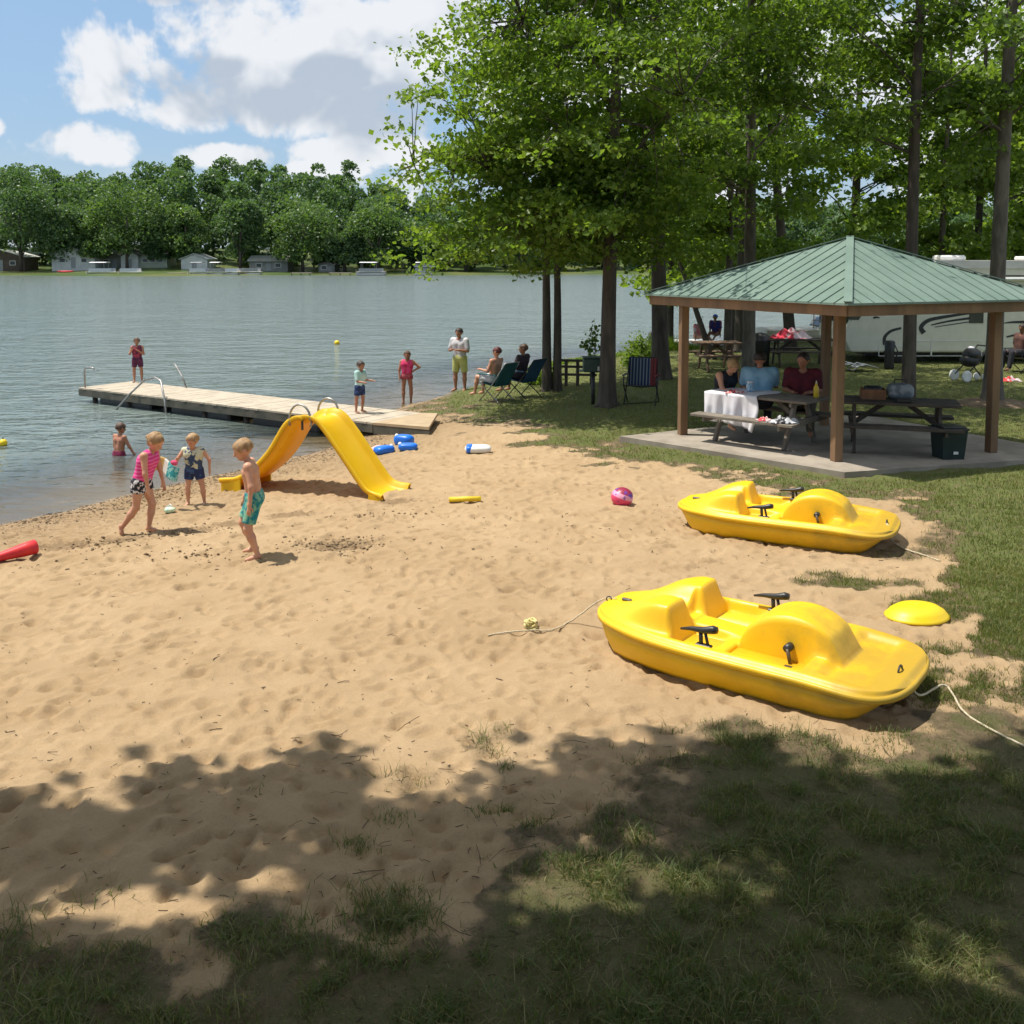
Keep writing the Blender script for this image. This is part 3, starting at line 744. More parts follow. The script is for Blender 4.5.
for (px, pt, hw, lm), lab in zip(FT, desc):
    D = 207 + (px % 7); x = (px - 512) / 1000 * D; z0 = fz(x, D); top = 3.4 + (258 - pt) / 1000 * D; h = top - z0
    r_ = hw / 1000 * D * .98
    rr = np.random.RandomState(abs(px) + 5)
    t = thing('lakeshore_tree', lab, 'tree', (x, D, z0), 0, 'trees along the far shore')
    P = crown_pts(0, 0, 0, h * .96, r_, 6500, rr, 16); P[:, 2] = np.maximum(P[:, 2], 1.6 + rr.rand(len(P)))
    V_, F_ = leaf_quads(P, .5, rr, .4); link('crown', np_mesh('crown', V_, F_), lm, t)
    mb = MB(); mb.tube([(0, 0, -.3), (0, 0, 2), (.2, 0, h * .6)], [.42, .32, .12], 8)
    for k in range(5):
        a = k * 1.3; mb.tube([(0, 0, 2 + k * .6), (math.cos(a) * r_ * .4, math.sin(a) * r_ * .4, h * .45 + k * .5)], [.18, .06], 5)
    mb.build('trunk', BARK, t)

# ================================================================ grass
def blades(x, y, z, h, w, rs, lean=.5, mid=True):
    n = len(x); a = rs.uniform(0, 2 * PI, n); b_ = rs.uniform(0, 2 * PI, n); ln = rs.rand(n) * lean
    B = np.stack([x, y, z], -1); S = np.stack([np.cos(a), np.sin(a), np.zeros(n)], -1) * w[:, None] * .5
    D = np.stack([np.cos(b_) * ln, np.sin(b_) * ln, np.ones(n)], -1)
    if not mid:
        T = B + D * h[:, None]; V = np.stack([B - S, B + S, T], 1).reshape(-1, 3); return V, np.arange(3 * n).reshape(n, 3)
    Mi = B + D * (h * .55)[:, None]; D2 = D.copy(); D2[:, :2] *= 2.6; D2[:, 2] *= .75
    T = Mi + D2 * (h * .5)[:, None]
    V = np.stack([B - S, B + S, Mi - S * .75, Mi + S * .75, T], 1).reshape(-1, 3); k = np.arange(n)[:, None] * 5
    return V, np.concatenate([k + [0, 1, 3], k + [0, 3, 2], k + [2, 3, 4]])
def sample_ground_z(x, y):
    i = np.clip(np.searchsorted(gx, x) - 1, 0, ni - 2); j = np.clip(np.searchsorted(gy, y) - 1, 0, nj - 2)
    u = (x - gx[i]) / (gx[i + 1] - gx[i]); v = (y - gy[j]) / (gy[j + 1] - gy[j])
    return (GH[i, j] * (1 - u) + GH[i + 1, j] * u) * (1 - v) + (GH[i, j + 1] * (1 - u) + GH[i + 1, j + 1] * u) * v
rs = np.random.RandomState(5)
SLAB = np.array([(1.75, 16.1), (4.45, 13.05), (8.6, 14.5), (6.6, 18.6)])
# near grass, clumped
n = 620000
y = 2.6 + 6.6 * rs.rand(n) ** 1.25; x = rs.uniform(-1, 1, n) * (y * .62 + .5) + .1
g_ = grass_mask(x, y); cl_ = fbm(x, y, 5, 3, 6)
pr = g_ ** 1.1 * (.42 + 1.0 * sstep(.40, .68, cl_)) * .62
k = rs.rand(n) < pr; x, y, cl_ = x[k], y[k], cl_[k]
h = (.012 + .042 * rs.rand(len(x)) ** 1.5) * (.45 + 1.3 * sstep(.45, .75, cl_)); w = rs.uniform(.0025, .0055, len(x))
V1, F1 = blades(x, y, sample_ground_z(x, y) - .004, h, w, rs, 1.0)
# tufts
tv = [(at(400, 918, .45), 500, .13, .10), (at(235, 935, .45), 260, .14, .08), (at(40, 1005, .45), 500, .2, .10), (at(485, 740, .45), 26, .08, .12), (at(690, 875, .45), 220, .14, .09), (at(870, 760, .45), 200, .2, .06), (at(560, 990, .45), 300, .25, .08), (at(700, 960, .45), 400, .3, .09), (at(860, 930, .45), 400, .4, .09), (at(980, 830, .45), 300, .4, .08), (at(620, 830, .45), 200, .2, .07), (at(255, 790, .45), 10, .06, .09), (at(95, 900, .45), 30, .2, .10), (at(10, 925, .45), 120, .15, .1)]
for _ in range(130):
    px = rs.uniform(-60, 1100); py = rs.uniform(800, 1060) if px < 480 else rs.uniform(735, 1060)
    if px < 350 and py < 930: continue
    tv.append((at(px, py, .45), int(rs.uniform(30, 150)), rs.uniform(.03, .12), rs.uniform(.05, .1)))
xs, ys, hs = [], [], []
for p, c_, r_, hh in tv:
    xs.append(p.x + rs.normal(size=c_) * r_ * .6); ys.append(p.y + rs.normal(size=c_) * r_ * .45); hs.append(hh * rs.uniform(.3, 1.1, c_))
x = np.concatenate(xs); y = np.concatenate(ys); h = np.concatenate(hs)
V2, F2 = blades(x, y, sample_ground_z(x, y) - .004, h, rs.uniform(.003, .006, len(x)), rs, 1.1)
tag(link('grass', np_mesh('grass', np.concatenate([V1, V2]), np.concatenate([F1, F2 + len(V1)])), GRASSN), 'patchy shaded grass blades over the bare dirt in front', 'grass', kind='stuff')
# lawn
n = 420000
py = 300 + 420 * rs.rand(n) ** .85; px = rs.uniform(380, 1250, n)
d_ = (CAMZ - .45) * 1000 / (py - 258); x = (px - 512) / 1000 * d_; y = d_
g_ = grass_mask(x, y); s_ = height(x, y)[1]; ins = poly_sd(SLAB, x, y)
cl_ = fbm(x, y, 3, 3, 6)
k = (rs.rand(n) < g_ ** 1.3 * (.45 + .7 * sstep(.35, .65, cl_))) & (s_ > .35) & (ins < -.02) & (y > 6)
x, y = x[k], y[k]
h = rs.uniform(.02, .055, len(x)); w = .004 + y * .0006
V1, F1 = blades(x, y, sample_ground_z(x, y) - .005, h, w, rs, .9, False)
tag(link('grass', np_mesh('grass', V1, F1), GRASSM), 'mown green lawn running from the beach back past the shelter', 'grass', kind='stuff')
# shoreline weeds
n = 2600; t_ = rs.rand(n); 
wx, wy = [], []
pts_ = [at(*p, 0) for p in ((528, 372), (560, 366), (600, 360), (640, 357), (668, 354), (700, 351))]
for q in range(n):
    a = t_[q] * (len(pts_) - 1); i = int(a); p = pts_[i].lerp(pts_[i + 1], a - i); wx.append(p.x + rs.normal() * .2); wy.append(p.y - .5 + rs.normal() * .35)
x, y = np.array(wx), np.array(wy); amp_ = .35 + 1.0 * np.exp(-((x - 5.2) / .9) ** 2)
V1, F1 = blades(x, y, sample_ground_z(x, y) - .02, rs.uniform(.15, .55, n) * amp_, np.full(n, .045), rs, .6)
tag(link('weeds', np_mesh('weeds', V1, F1), LEAF4), 'yellow green weeds fringing the bank by the thick trunk', 'weeds', kind='stuff')
# litter: twigs, bark bits and weed wrack on the sand
mbv = []; 
def sticks(n, fn, L0, L1, r0_, r1_):
    V = []; F_ = []; c = 0
    for _ in range(n):
        x, y = fn(); a = rs.uniform(0, 2 * PI); L = rs.uniform(L0, L1); r_ = rs.uniform(r0_, r1_); 
        z = float(sample_ground_z(np.array([x]), np.array([y]))[0]); dx, dy = math.cos(a) * L / 2, math.sin(a) * L / 2; tz = rs.uniform(-.15, .3) * L
        qx, qy = -math.sin(a) * r_, math.cos(a) * r_
        mx_, my_ = rs.uniform(-.2, .2) * L, rs.uniform(-.2, .2) * L
        pr = [(x - dx, y - dy, z + .003), (x + mx_, y + my_, z + .004 + tz * .5), (x + dx, y + dy, z + .003 + max(tz, 0))]
        for p in pr: V += [(p[0] - qx, p[1] - qy, p[2]), (p[0] + qx, p[1] + qy, p[2]), (p[0], p[1], p[2] + r_ * 1.5)]
        for k in (0, 3): 
            for s_ in range(3): F_.append((c + k + s_, c + k + (s_ + 1) % 3, c + k + 3 + (s_ + 1) % 3, c + k + 3 + s_))
        c += 9
    return V, F_
def inpx(a, b, c, d):
    return lambda: (lambda p: (p.x, p.y))(at(rs.uniform(a, b), rs.uniform(c, d), .45))
allv, allf = [], []
for spec in ((480, inpx(-50, 1080, 740, 1060), .008, .05, .001, .0022), (300, inpx(-50, 900, 545, 800), .008, .03, .0012, .003), (14, inpx(0, 700, 560, 760), .04, .09, .0015, .0035), (300, inpx(-50, 900, 490, 570), .01, .045, .002, .005), (150, inpx(250, 1080, 720, 1000), .06, .18, .001, .002)):
    v_, f_ = sticks(*spec); o = len(allv); allv += v_; allf += [tuple(i + o for i in q) for q in f_]
def shoreline():
    i = rs.randint(4, 14); t = rs.rand(); p, q = [SH2[i], SH2[i + 1]]; 
    off = abs(rs.normal()) * .55 + .10 + .25 * math.sin(i * 3 + t * 6)
    dx, dy = q[0] - p[0], q[1] - p[1]; L = math.hypot(dx, dy)
    return p[0] + dx * t + dy / L * off, p[1] + dy * t - dx / L * off
v_, f_ = sticks(520, shoreline, .008, .06, .002, .006); o = len(allv); allv += v_; allf += [tuple(i + o for i in q) for q in f_]
tag(link('debris', np_mesh('debris', np.array(allv), np.array(allf)), mat('dark_twigs', (.10, .065, .035), (.05, .035, .022), 8, .9)), 'small dark twigs and washed up weed strewn over the sand', 'debris', kind='stuff')

# crumbly clods of damp sand along the water and round the dug patch
cx, cy_, cr = [], [], []
for k in range(2600):
    if k % 4: a, b_ = shoreline(); a += rs.normal() * .25; b_ += rs.normal() * .2 - abs(rs.normal()) * .45
    else:
        q = [at(338, 544, .4), at(185, 526, .4), at(120, 532, .4), at(95, 540, .4), at(200, 552, .4), at(395, 512, .4)][rs.choice(6, p=[.4, .14, .14, .12, .12, .08])]; a, b_ = q.x + rs.normal() * .28, q.y + rs.normal() * .17
    cx.append(a); cy_.append(b_); cr.append(rs.uniform(.005, .02) * (1.5 if rs.rand() < .08 else 1))
cx, cy_, cr = map(np.array, (cx, cy_, cr)); ok = height(cx, cy_)[1] > .12; cx, cy_, cr = cx[ok], cy_[ok], cr[ok]
B = np.stack([cx, cy_, sample_ground_z(cx, cy_) + cr * .15], -1); O = np.array([(1, 0, 0), (0, 1, 0), (-1, 0, 0), (0, -1, 0), (0, 0, .7), (0, 0, -.7)], float)
V = (B[:, None, :] + O[None] * cr[:, None, None] * rs.uniform(.55, 1.4, (len(cx), 6, 1))).reshape(-1, 3)
T = np.array([(0, 1, 4), (1, 2, 4), (2, 3, 4), (3, 0, 4), (1, 0, 5), (2, 1, 5), (3, 2, 5), (0, 3, 5)])
tag(link('debris', np_mesh('debris', V, (np.arange(len(cx))[:, None, None] * 6 + T[None]).reshape(-1, 3), True), mat('damp_sand', (.24, .165, .09), (.14, .095, .05), 5, .95, .5, 60)), 'crumbly clods of damp brown sand near the water line', 'debris', kind='stuff')
# ================================================================ pedal boats
def S1(a, b, x):
    t = max(0, min(1, (x - a) / (b - a))); return t * t * (3 - 2 * t)
BL, BW = 1.21, .60
def half_w(x):
    s_ = max(-1, min(1, x / BL))
    if s_ < 0: return BW * (1 - abs(s_) ** 3.2) ** .5 * (1 - .10 * s_ * s_)
    return BW * (1 - s_ ** 10) ** .42
def deck_z(x, y):
    a = abs(y); base = .335 - .03 * S1(.55, 1.16, x) - .02 * S1(-.8, -1.16, x)
    z = base
    inside = S1(.525, .475, a)
    # stern deck swelling up toward the seat backs, sloping aft
    z += .13 * S1(-1.12, -.60, x) * S1(.96, .60, a / max(half_w(x), .01)) * S1(.57, .33, a) * (1 - S1(-.50, -.46, x)) * (1 - .45 * S1(.12, .0, a))
    # seat backs: two rounded humps with long fairings aft
    sb = S1(.98, .75, a / max(half_w(x), .01)) * S1(-.90, -.52, x) ** 1.2 * (1 - S1(-.455, -.375, x)) * S1(.51, .40, a) * S1(.06, .17, a)
    z = z + (.525 + .015 * math.cos((a - .3) * 9) - z) * sb
    ck = S1(-.40, -.35, x) * (1 - S1(.50, .60, x)) * inside
    pan = .235 + .05 * S1(-.15, -.02, x); well = .13 + .13 * S1(.34, .62, x)
    zc = pan + (well - pan) * S1(.0, .05, x)
    z = z + (zc - z) * ck
    sp = S1(.14, .09, a) * S1(-.50, -.42, x) * (1 - S1(.10, .2, x))
    z = z + (max(z, .32 - .02 * S1(-.3, .1, x)) - z) * sp
    r_ = .395; d2 = r_ * r_ - (x - .40) ** 2
    if d2 > 0:
        hz = .205 + math.sqrt(d2) * .95
        z = max(z, z + (hz - z) * S1(.235, .185, a)) if hz > z else z
    bw = S1(.66, .74, x) * (1 - S1(.93, 1.02, x)) * S1(.50, .42, a)
    z -= .04 * bw
    return z
def pedal_boat(label, loc, rz, tilt=0, scl=(1, 1, 1)):
    t = thing('pedal_boat', label, 'pedal boat', loc, rz, 'yellow pedal boats pulled up on the sand')
    t.rotation_euler = (tilt, 0, rz); t.scale = scl
    NX, NY = 210, 110
    def dk(u, v):
        s_ = -1 + 2 * u; x = BL * math.sin(s_ * PI / 2) if abs(s_) > 2 else BL * s_
        x = max(-BL + .002, min(BL - .002, x)); y = half_w(x) * (2 * v - 1)
        e = max(abs(2 * v - 1), 0)
        z = deck_z(x, y)
        z -= .035 * max(S1(.93, 1.0, e), S1(BL - .06, BL, abs(x)))
        return (x, y, z)
    MB().sheet(dk, NX, NY).build('deck', YEL, t)
    # hull: rim lip, then two floats
    outl = []
    M_ = 150
    for i in range(M_ + 1): 
        x = -BL + .002 + (2 * BL - .004) * (.5 - .5 * math.cos(PI * i / M_)); outl.append((x, -half_w(x)))
    full = outl + [(x, -y) for x, y in outl[::-1]]
    rim = MB(); secs = [(.95, .27, 0), (1.0, .307, 0), (1.022, .288, 0), (1.022, .258, 0), (.985, .248, 0), (.90, .245, 0)]
    vs = []; nn = len(full)
    for sc_, z, _ in secs:
        for x, y in full:
            dz = -.03 * S1(.55, 1.16, x) - .02 * S1(-.8, -1.16, x)
            vs.append((x * (1 + (sc_ - 1) * .6), y * sc_, z + dz))
    fs = [(k * nn + i, k * nn + (i + 1) % nn, (k + 1) * nn + (i + 1) % nn, (k + 1) * nn + i) for k in range(len(secs) - 1) for i in range(nn)]
    rim.add(vs, fs, True); rim.build('rim', YEL, t)
    for sg in (-1, 1):
        fl = MB(); K = 30; prof = []
        for i in range(K + 1):
            x = -BL * .985 + (BL * 1.97) * i / K; w = half_w(x) * .985
            dz = -.03 * S1(.55, 1.16, x) - .02 * S1(-.8, -1.16, x)
            top = .252 + dz; 
            kl = S1(-1.15, -.93, x) * (1 - S1(.80, 1.13, x)); bot = top - (top + .002) * kl ** .6
            wo = w * (1 - .10 * (1 - 0)); inn = min(.20, w * .6)
            wb = max(inn + .03, w * .80)
            m_z = bot + (top - bot) * .38
            ring = [(x, sg * w, top), (x, sg * (w * .965), bot + (top - bot) * .62), (x, sg * (w * .955), bot + (top - bot) * .58), (x, sg * (w * .90), m_z * .6 + bot * .4), (x, sg * wb, bot), (x, sg * (inn + .05), bot), (x, sg * inn, bot + (top - bot) * .4), (x, sg * inn * .8, top)]
            prof += ring
        q = 8; fs = [(i * q + k, i * q + (k + 1) % q, (i + 1) * q + (k + 1) % q, (i + 1) * q + k) for i in range(K) for k in range(q)]
        fs += [tuple(range(q)), tuple(range(K * q, K * q + q))[::-1]]
        fl.add(prof, fs, True); fl.build('float', YEL, t)
    pl = MB()
    pl.add([(x, -half_w(x) * .6, .24 - .03 * S1(.55, 1.16, x)) for x in np.linspace(-1.05, 1.1, 12)] + [(x, half_w(x) * .6, .24 - .03 * S1(.55, 1.16, x)) for x in np.linspace(-1.05, 1.1, 12)], [(i, i + 1, 13 + i, 12 + i) for i in range(11)])
    pl.build('underside', YEL, t)
    # tiller levers
    for sg, x0 in ((-1, -.14), (1, .0)):
        lv = MB(); zb = .365; yy = sg * .50
        lv.tube([(x0 - .16, yy, zb + .055), (x0 - .08, yy, zb + .075), (x0 + .02, yy, zb + .085), (x0 + .09, yy, zb + .105), (x0 + .12, yy, zb + .107)], [.009, .017, .026, .033, .026], 12)
        lv.tube([(x0, yy, zb - .04), (x0 - .005, yy, zb + .07)], .016, 8)
        lv.tube([(x0 + .055, yy, zb - .04), (x0 + .03, yy, zb + .07)], .012, 8)
        lv.box((x0 + .02, yy, zb - .035), (.12, .05, .02), bev=.006)
        lv.build('lever', BLACKP, t)
    for sg in (-1, 1):
        cr = MB(); y0 = sg * .225
        cr.tube([(.40, y0 - sg * .03, .36), (.40, y0 + sg * .05, .36)], .03, 12)
        c_ = cr.build('crank', BLACKP, t)
        ar = MB(); ar.tube([(.40, y0 + sg * .045, .36), (.43, y0 + sg * .055, .24)], .014, 8); ar.tube([(.43, y0 + sg * .03, .24), (.43, y0 + sg * .15, .24)], .012, 8); ar.box((.43, y0 + sg * .12, .24), (.07, .09, .025), bev=.008)
        ar.build('pedal', mat('pedal_grey', (.10, .07, .04), None, 9, .5) if 'pedal_grey' not in bpy.data.materials else bpy.data.materials['pedal_grey'], c_)
    ey = MB(); N_ = 18
    ey.tube([(1.10 + .0, -.06 + .045 * math.cos(a), .300 + .045 * math.sin(a)) for a in [2 * PI * k / N_ for k in range(N_ + 1)]], .007, 6)
    ey.build('tow_ring', DARKM, t)
    cl = MB(); cl.box((-1.02, .0, .335), (.09, .03, .03), bev=.01); cl.tube([(-1.02, 0, .33), (-1.02, 0, .30)], .01, 6); cl.build('cleat', DARKM, t)
    return t
def sgz(x, y): return float(sample_ground_z(np.array([x]), np.array([y]))[0])
ang1 = R(-36.5)
pb1 = pedal_boat('large yellow pedal boat nearest the camera with black levers, wheel housing grimy at the bow', (1.71, 7.06, sgz(1.7, 7) - .01), ang1, .0, (.985, .96, .90))
ang2 = R(-27)
pb2 = pedal_boat('yellow pedal boat farther back beside the shelter lawn, clean bow', (2.94, 10.62, sgz(3, 10.5) - .02), ang2, .0, (.955, .93, .87))

def rope(name, label, pts, r=.008, cat='rope', n=60, wob=.01, mat_=None):
    P = [Vector(p) for p in pts]; out = []
    for i in range(n + 1):
        a = i / n * (len(P) - 1); k = min(int(a), len(P) - 2); t = a - k
        p0, p1, p2, p3 = P[max(k - 1, 0)], P[k], P[k + 1], P[min(k + 2, len(P) - 1)]
        q = .5 * ((2 * p1) + (p2 - p0) * t + (2 * p0 - 5 * p1 + 4 * p2 - p3) * t * t + (3 * p1 - p0 - 3 * p2 + p3) * t ** 3)
        out.append(q + Vector((math.sin(i * 1.3), math.cos(i * 1.7), 0)) * wob)
    o = MB().tube(out, r, 7).build(name, mat_ or ROPE)
    return tag(o, label, cat)
def gp(px, py, dz=.012): p = at(px, py, .45); p.z = sgz(p.x, p.y) + dz; return p
ring1 = Vector(pb1.location) + Matrix.Rotation(ang1, 3, 'Z') @ Vector((1.13, -.06, .27))
rope('rope', 'pale mooring rope from the near pedal boat bow running out of the frame', [ring1 + Vector((0, 0, -.02)), ring1 + Vector((.06, -.06, -.12)), gp(945, 690, .05), gp(965, 713), gp(1000, 734), gp(1030, 750), gp(1100, 790)], .0075, wob=.002)
st1 = Vector(pb1.location) + Matrix.Rotation(ang1, 3, 'Z') @ Vector((-1.10, .0, .29))
p = gp(583, 607, .26)
rope('rope', 'thin pale rope from the near pedal boat stern to the knotted bundle on sand', [st1, st1.lerp(gp(572, 620), .35) + Vector((0, 0, .05)), gp(573, 622, .03), gp(552, 630), gp(533, 631), gp(510, 633), gp(488, 636)], .006, wob=.003)
kn = MB(); c0 = gp(531, 628, .04)
_r3 = random.Random(4)
kp = [c0 + Vector((math.cos(k * .9) * .05 * _r3.uniform(.5, 1.2), math.sin(k * 1.13) * .045, .03 * math.sin(k * .7))) for k in range(46)]
kn.tube(kp, .010, 6); tag(kn.build('rope_bundle', mat('yellow_rope', (.72, .62, .28), (.6, .5, .2), 30, .9)), 'knotted clump of yellowish rope lying on sand left of the near boat', 'rope')
cp = MB(); q = st1 + Vector((-.06, 0, .0)); cp.tube([q + Vector((.02 * math.cos(a), 0, .02 * math.sin(a))) for a in [k * .7 for k in range(10)]], .005, 6)
tag(cp.build('rope_clip', DARKM), 'small dark metal clip on the rope at the near pedal boat stern', 'clip')
ring2 = Vector(pb2.location) + Matrix.Rotation(ang2, 3, 'Z') @ Vector((1.05, -.1, .27))
rope('rope', 'pale mooring rope from the far pedal boat trailing onto sand and grass', [ring2, ring2 + Vector((.05, -.1, -.05)), gp(885, 540, .08), gp(900, 547), gp(925, 555), gp(940, 559)], .008, wob=.004)
# yellow lid
y0 = at(917, 617, .46); md = MB()
md.lathe([(.27, .0), (.275, .012), (.255, .022), (.235, .05), (.18, .082), (.10, .098), (.001, .104)], 40, sq=(1, .8)); md.ball((0, 0, .1), .012, 8, 6)
o = md.build('saucer', YEL3); o.location = (y0.x, y0.y, sgz(y0.x, y0.y) - .004); o.rotation_euler.z = .3; tag(o, 'shallow domed yellow plastic lid lying on grassy sand right of the near boat', 'plastic lid')
# ball
p = at(622, 500, .47); bm_ = MB().ball((0, 0, 0), .135, 24, 14, (1, 1, .88))
m, nt, b = new_mat('beach_ball'); co = coords(nt); sp_ = nt.nodes.new('ShaderNodeSeparateXYZ'); nt.links.new(co, sp_.inputs[0])
zz = E(sp_.outputs[2]) + E(sp_.outputs[0]) * .35; c = mixc(nt, zz.ss(-.005, .005), (.75, .06, .16), (.80, .36, .52)); c = mixc(nt, zz.ss(.055, .062), c, (.30, .02, .06))
xx = noise(nt, co, 14, 2).ss(.56, .6); c = mixc(nt, xx * .8, c, (.12, .05, .4)); nt.links.new(c, b.inputs['Base Color']); b.inputs['Roughness'].default_value = .4
o = bm_.build('ball', m); o.location = (p.x, p.y, sgz(p.x, p.y) + .108); tag(o, 'slightly flat pink and purple ball on the sand near the shelter', 'ball')
# noodle, red bat
a, b_ = gp(449, 498, .035), gp(481, 498, .035); tag(MB().tube([a, a.lerp(b_, .5) + Vector((0, .01, 0)), b_], .032, 12).build('foam_noodle', YELF), 'short bright yellow foam noodle lying on the sand', 'pool noodle')
a, b_ = gp(-25, 557, .05), gp(37, 546, .08); tag(MB().tube([a, a.lerp(b_, .4), a.lerp(b_, .8), a.lerp(b_, .97), b_], [.03, .045, .07, .075, .06], 16).build('toy_bat', REDP), 'tapering red plastic bat on the sand at the left edge', 'toy bat')
# wet sand heap dug by the boy
# buoys
for (px, py, r_, lab) in ((3, 443, .075, 'yellow round buoy floating at the left edge of the picture'), (337, 343, .085, 'small yellow buoy floating far out beyond the dock')):
    p = at(px, py, 0.05); o = MB().ball((0, 0, 0), r_ * (1 if py > 400 else 1.3), 16, 10).build('buoy', YEL3); o.location = p; tag(o, lab, 'buoy', 'swim line buoys')
    MB().tube([(0, 0, r_ * .8), (0, 0, r_ * 1.35)], .012, 6).build('eyelet', DARKM, o)

# ================================================================ slide
top = at(316, 420, 1.22); base_z = 0
D0 = 13.1; sx = (314 - 512) / 1000 * D0
gz = .26
sld = thing('beach_slide', 'yellow double sided plastic slide standing on the beach by the water', 'slide', (sx, D0, gz), R(-24))
def ramp(side, hw=.275):
    """side +1: ramp descending toward local +x"""
    path = [(0.0, 1.03), (.07, 1.05), (.16, 1.02), (.26, .92), (.42, .71), (.58, .49), (.74, .27), (.84, .165), (.95, .12), (1.06, .105), (1.10, .10)] if side > 0 else \
           [(0.0, 1.02), (.05, 1.03), (.12, 1.00), (.20, .92), (.29, .78), (.40, .60), (.54, .43), (.70, .28), (.85, .17), (.98, .11), (1.12, .09), (1.2, .08)]
    path = [Vector((x * side, 0, z)) for x, z in path]
    prof = [(-hw - .035, .055), (-hw - .04, .085), (-hw - .02, .10), (-hw + .005, .085), (-hw + .025, .04), (-hw + .06, .006), (0, 0), (hw - .06, .006), (hw - .025, .04), (hw - .005, .085), (hw + .02, .10), (hw + .04, .085), (hw + .035, .055)]
    thick = .022; rings = []
    n_ = len(path)
    # resample
    out = []
    for i in range(40):
        a = i / 39 * (n_ - 1); k = min(int(a), n_ - 2); t = a - k
        p0, p1, p2, p3 = path[max(k - 1, 0)], path[k], path[k + 1], path[min(k + 2, n_ - 1)]
        out.append(.5 * ((2 * p1) + (p2 - p0) * t + (2 * p0 - 5 * p1 + 4 * p2 - p3) * t * t + (3 * p1 - p0 - 3 * p2 + p3) * t ** 3))
    mb = MB(); vs = []; q = len(prof)
    for i, p in enumerate(out):
        tg = (out[min(i + 1, 39)] - out[max(i - 1, 0)]).normalized(); nm = Vector((-tg.z, 0, tg.x)) * (1 if side > 0 else -1)
        if nm.z < 0: nm = -nm
        flare = 1 + .12 * S1(30, 39, i)
        for (y, h) in prof: vs.append(p + Vector((0, y * flare, 0)) + nm * h)
        for (y, h) in prof[::-1]: vs.append(p + Vector((0, y * flare * (.97 if abs(y) > hw - .03 else 1), 0)) + nm * (h - thick))
    Q_ = 2 * q; fs = [(i * Q_ + k, i * Q_ + (k + 1) % Q_, (i + 1) * Q_ + (k + 1) % Q_, (i + 1) * Q_ + k) for i in range(39) for k in range(Q_)]
    fs += [(k, k + 1, Q_ - 2 - k, Q_ - 1 - k) for k in range(q - 1)] + [(39 * Q_ + k, 39 * Q_ + Q_ - 1 - k, 39 * Q_ + Q_ - 2 - k, 39 * Q_ + k + 1) for k in range(q - 1)]
    mb.add(vs, fs, True)
    # skirt panels under the rails near the foot
    for sy in (-1, 1):
        foot = [(out[i].x, out[i].z + .05) for i in range(30, 40)]
        y_ = sy * (hw + .03)
        poly = foot + [(foot[-1][0], -.06), (foot[0][0] - side * .0, -.06)] 
        mb.prism([(a_, b_) for a_, b_ in poly], y_ - .012, y_ + .012)
    x_e = out[-1].x; mb.box((x_e, 0, .01), (.03, 2 * hw + .05, .16), bev=.01)
    return mb.build('ramp', YEL2, sld)
ramp(1); ramp(-1)
for sy in (-1, 1):
    hb = MB(); N_ = 16
    hb.tube([(-.02 + .15 * math.cos(a), sy * .30, 1.07 + .20 * math.sin(a)) for a in [PI * k / N_ for k in range(N_ + 1)]] + [(-.17, sy * .30, .98)], .014, 8)
    hb.tube([(.13, sy * .27, 1.07), (.13, sy * .30, .98)], .014, 8)
    hb.build('handrail', METAL, sld)
MB().bar((0, -.285, 1.14), (0, -.285, .93), .012, .03, bev=.003).build('bracket', DARKM, sld)
sld.scale = (1.10, 1.06, .985)

# ================================================================ dock
dA = at(79, 388, .33); dB = at(436, 427, .40)
u_ = (Vector((dB.x, dB.y, 0)) - Vector((dA.x, dA.y, 0))); Ld = u_.length; ang = math.atan2(u_.y, u_.x)
dock = thing('dock', 'long low swimming dock running from the sand out over the lake', 'dock', (dA.x, dA.y, 0), ang)
dw = 1.42; mb = MB(); npl = 66
_r4 = random.Random(9)
mb = MB()
for i in range(npl):
    x0 = Ld * .86 * i / npl; w_ = Ld * .86 / npl
    mb.box((x0 + w_ / 2, dw / 2, .325 + _r4.uniform(-.003, .003)), (w_ - .008, dw + _r4.uniform(0, .03), .035))
mb.build('decking', DOCKM, dock)
mb = MB()
for y_ in (.02, dw - .02): mb.box((Ld * .43, y_, .225), (Ld * .86, .05, .15))
mb.box((.0, dw / 2, .225), (.05, dw, .15))
mb.build('fascia', FASC, dock)
mb = MB(); 
for i in range(7):
    for y_ in (.15, dw - .15): MB().tube([(.4 + i * 1.3, y_, -1.2), (.4 + i * 1.3, y_, .2)], .06, 10).build('piling', WOODD, dock)
mb = MB()
for i in range(3): MB().box((1.5 + i * 2.6, dw / 2, .04), (1.9, dw - .3, .24), bev=.04).build('pontoon', BLACKP, dock)
# sandy ramp
X0_, X1_ = Ld * .86 + .003, Ld * .985
rp = MB(); rp.add([(X0_, 0, .343), (X1_, -.0, .385), (X1_ - .9, dw + .0, .375), (X0_, dw, .343), (X0_, 0, .30), (X1_, 0, .33), (X1_ - .9, dw, .33), (X0_, dw, .30)], [(0, 1, 2, 3), (0, 4, 5, 1), (3, 2, 6, 7), (1, 5, 6, 2), (0, 3, 7, 4), (4, 7, 6, 5)])
rp.build('shore_ramp', mat('sandy_concrete', (.45, .34, .21), (.38, .28, .17), 3, .9, .3, 30), dock)
MB().box(((X0_ + X1_) / 2, .03, .22), (X1_ - X0_, .05, .19)).build('fascia', FASC, dock)
def hoop(pts, r=.022, lab=None):
    return MB().tube(pts, r, 8).build('handrail', METAL, dock)
hoop([(.12, .08, .2), (.12, .08, .75), (.18, .08, .82), (.45, .08, .83), (.5, .08, .80)])
xx = Ld * .17
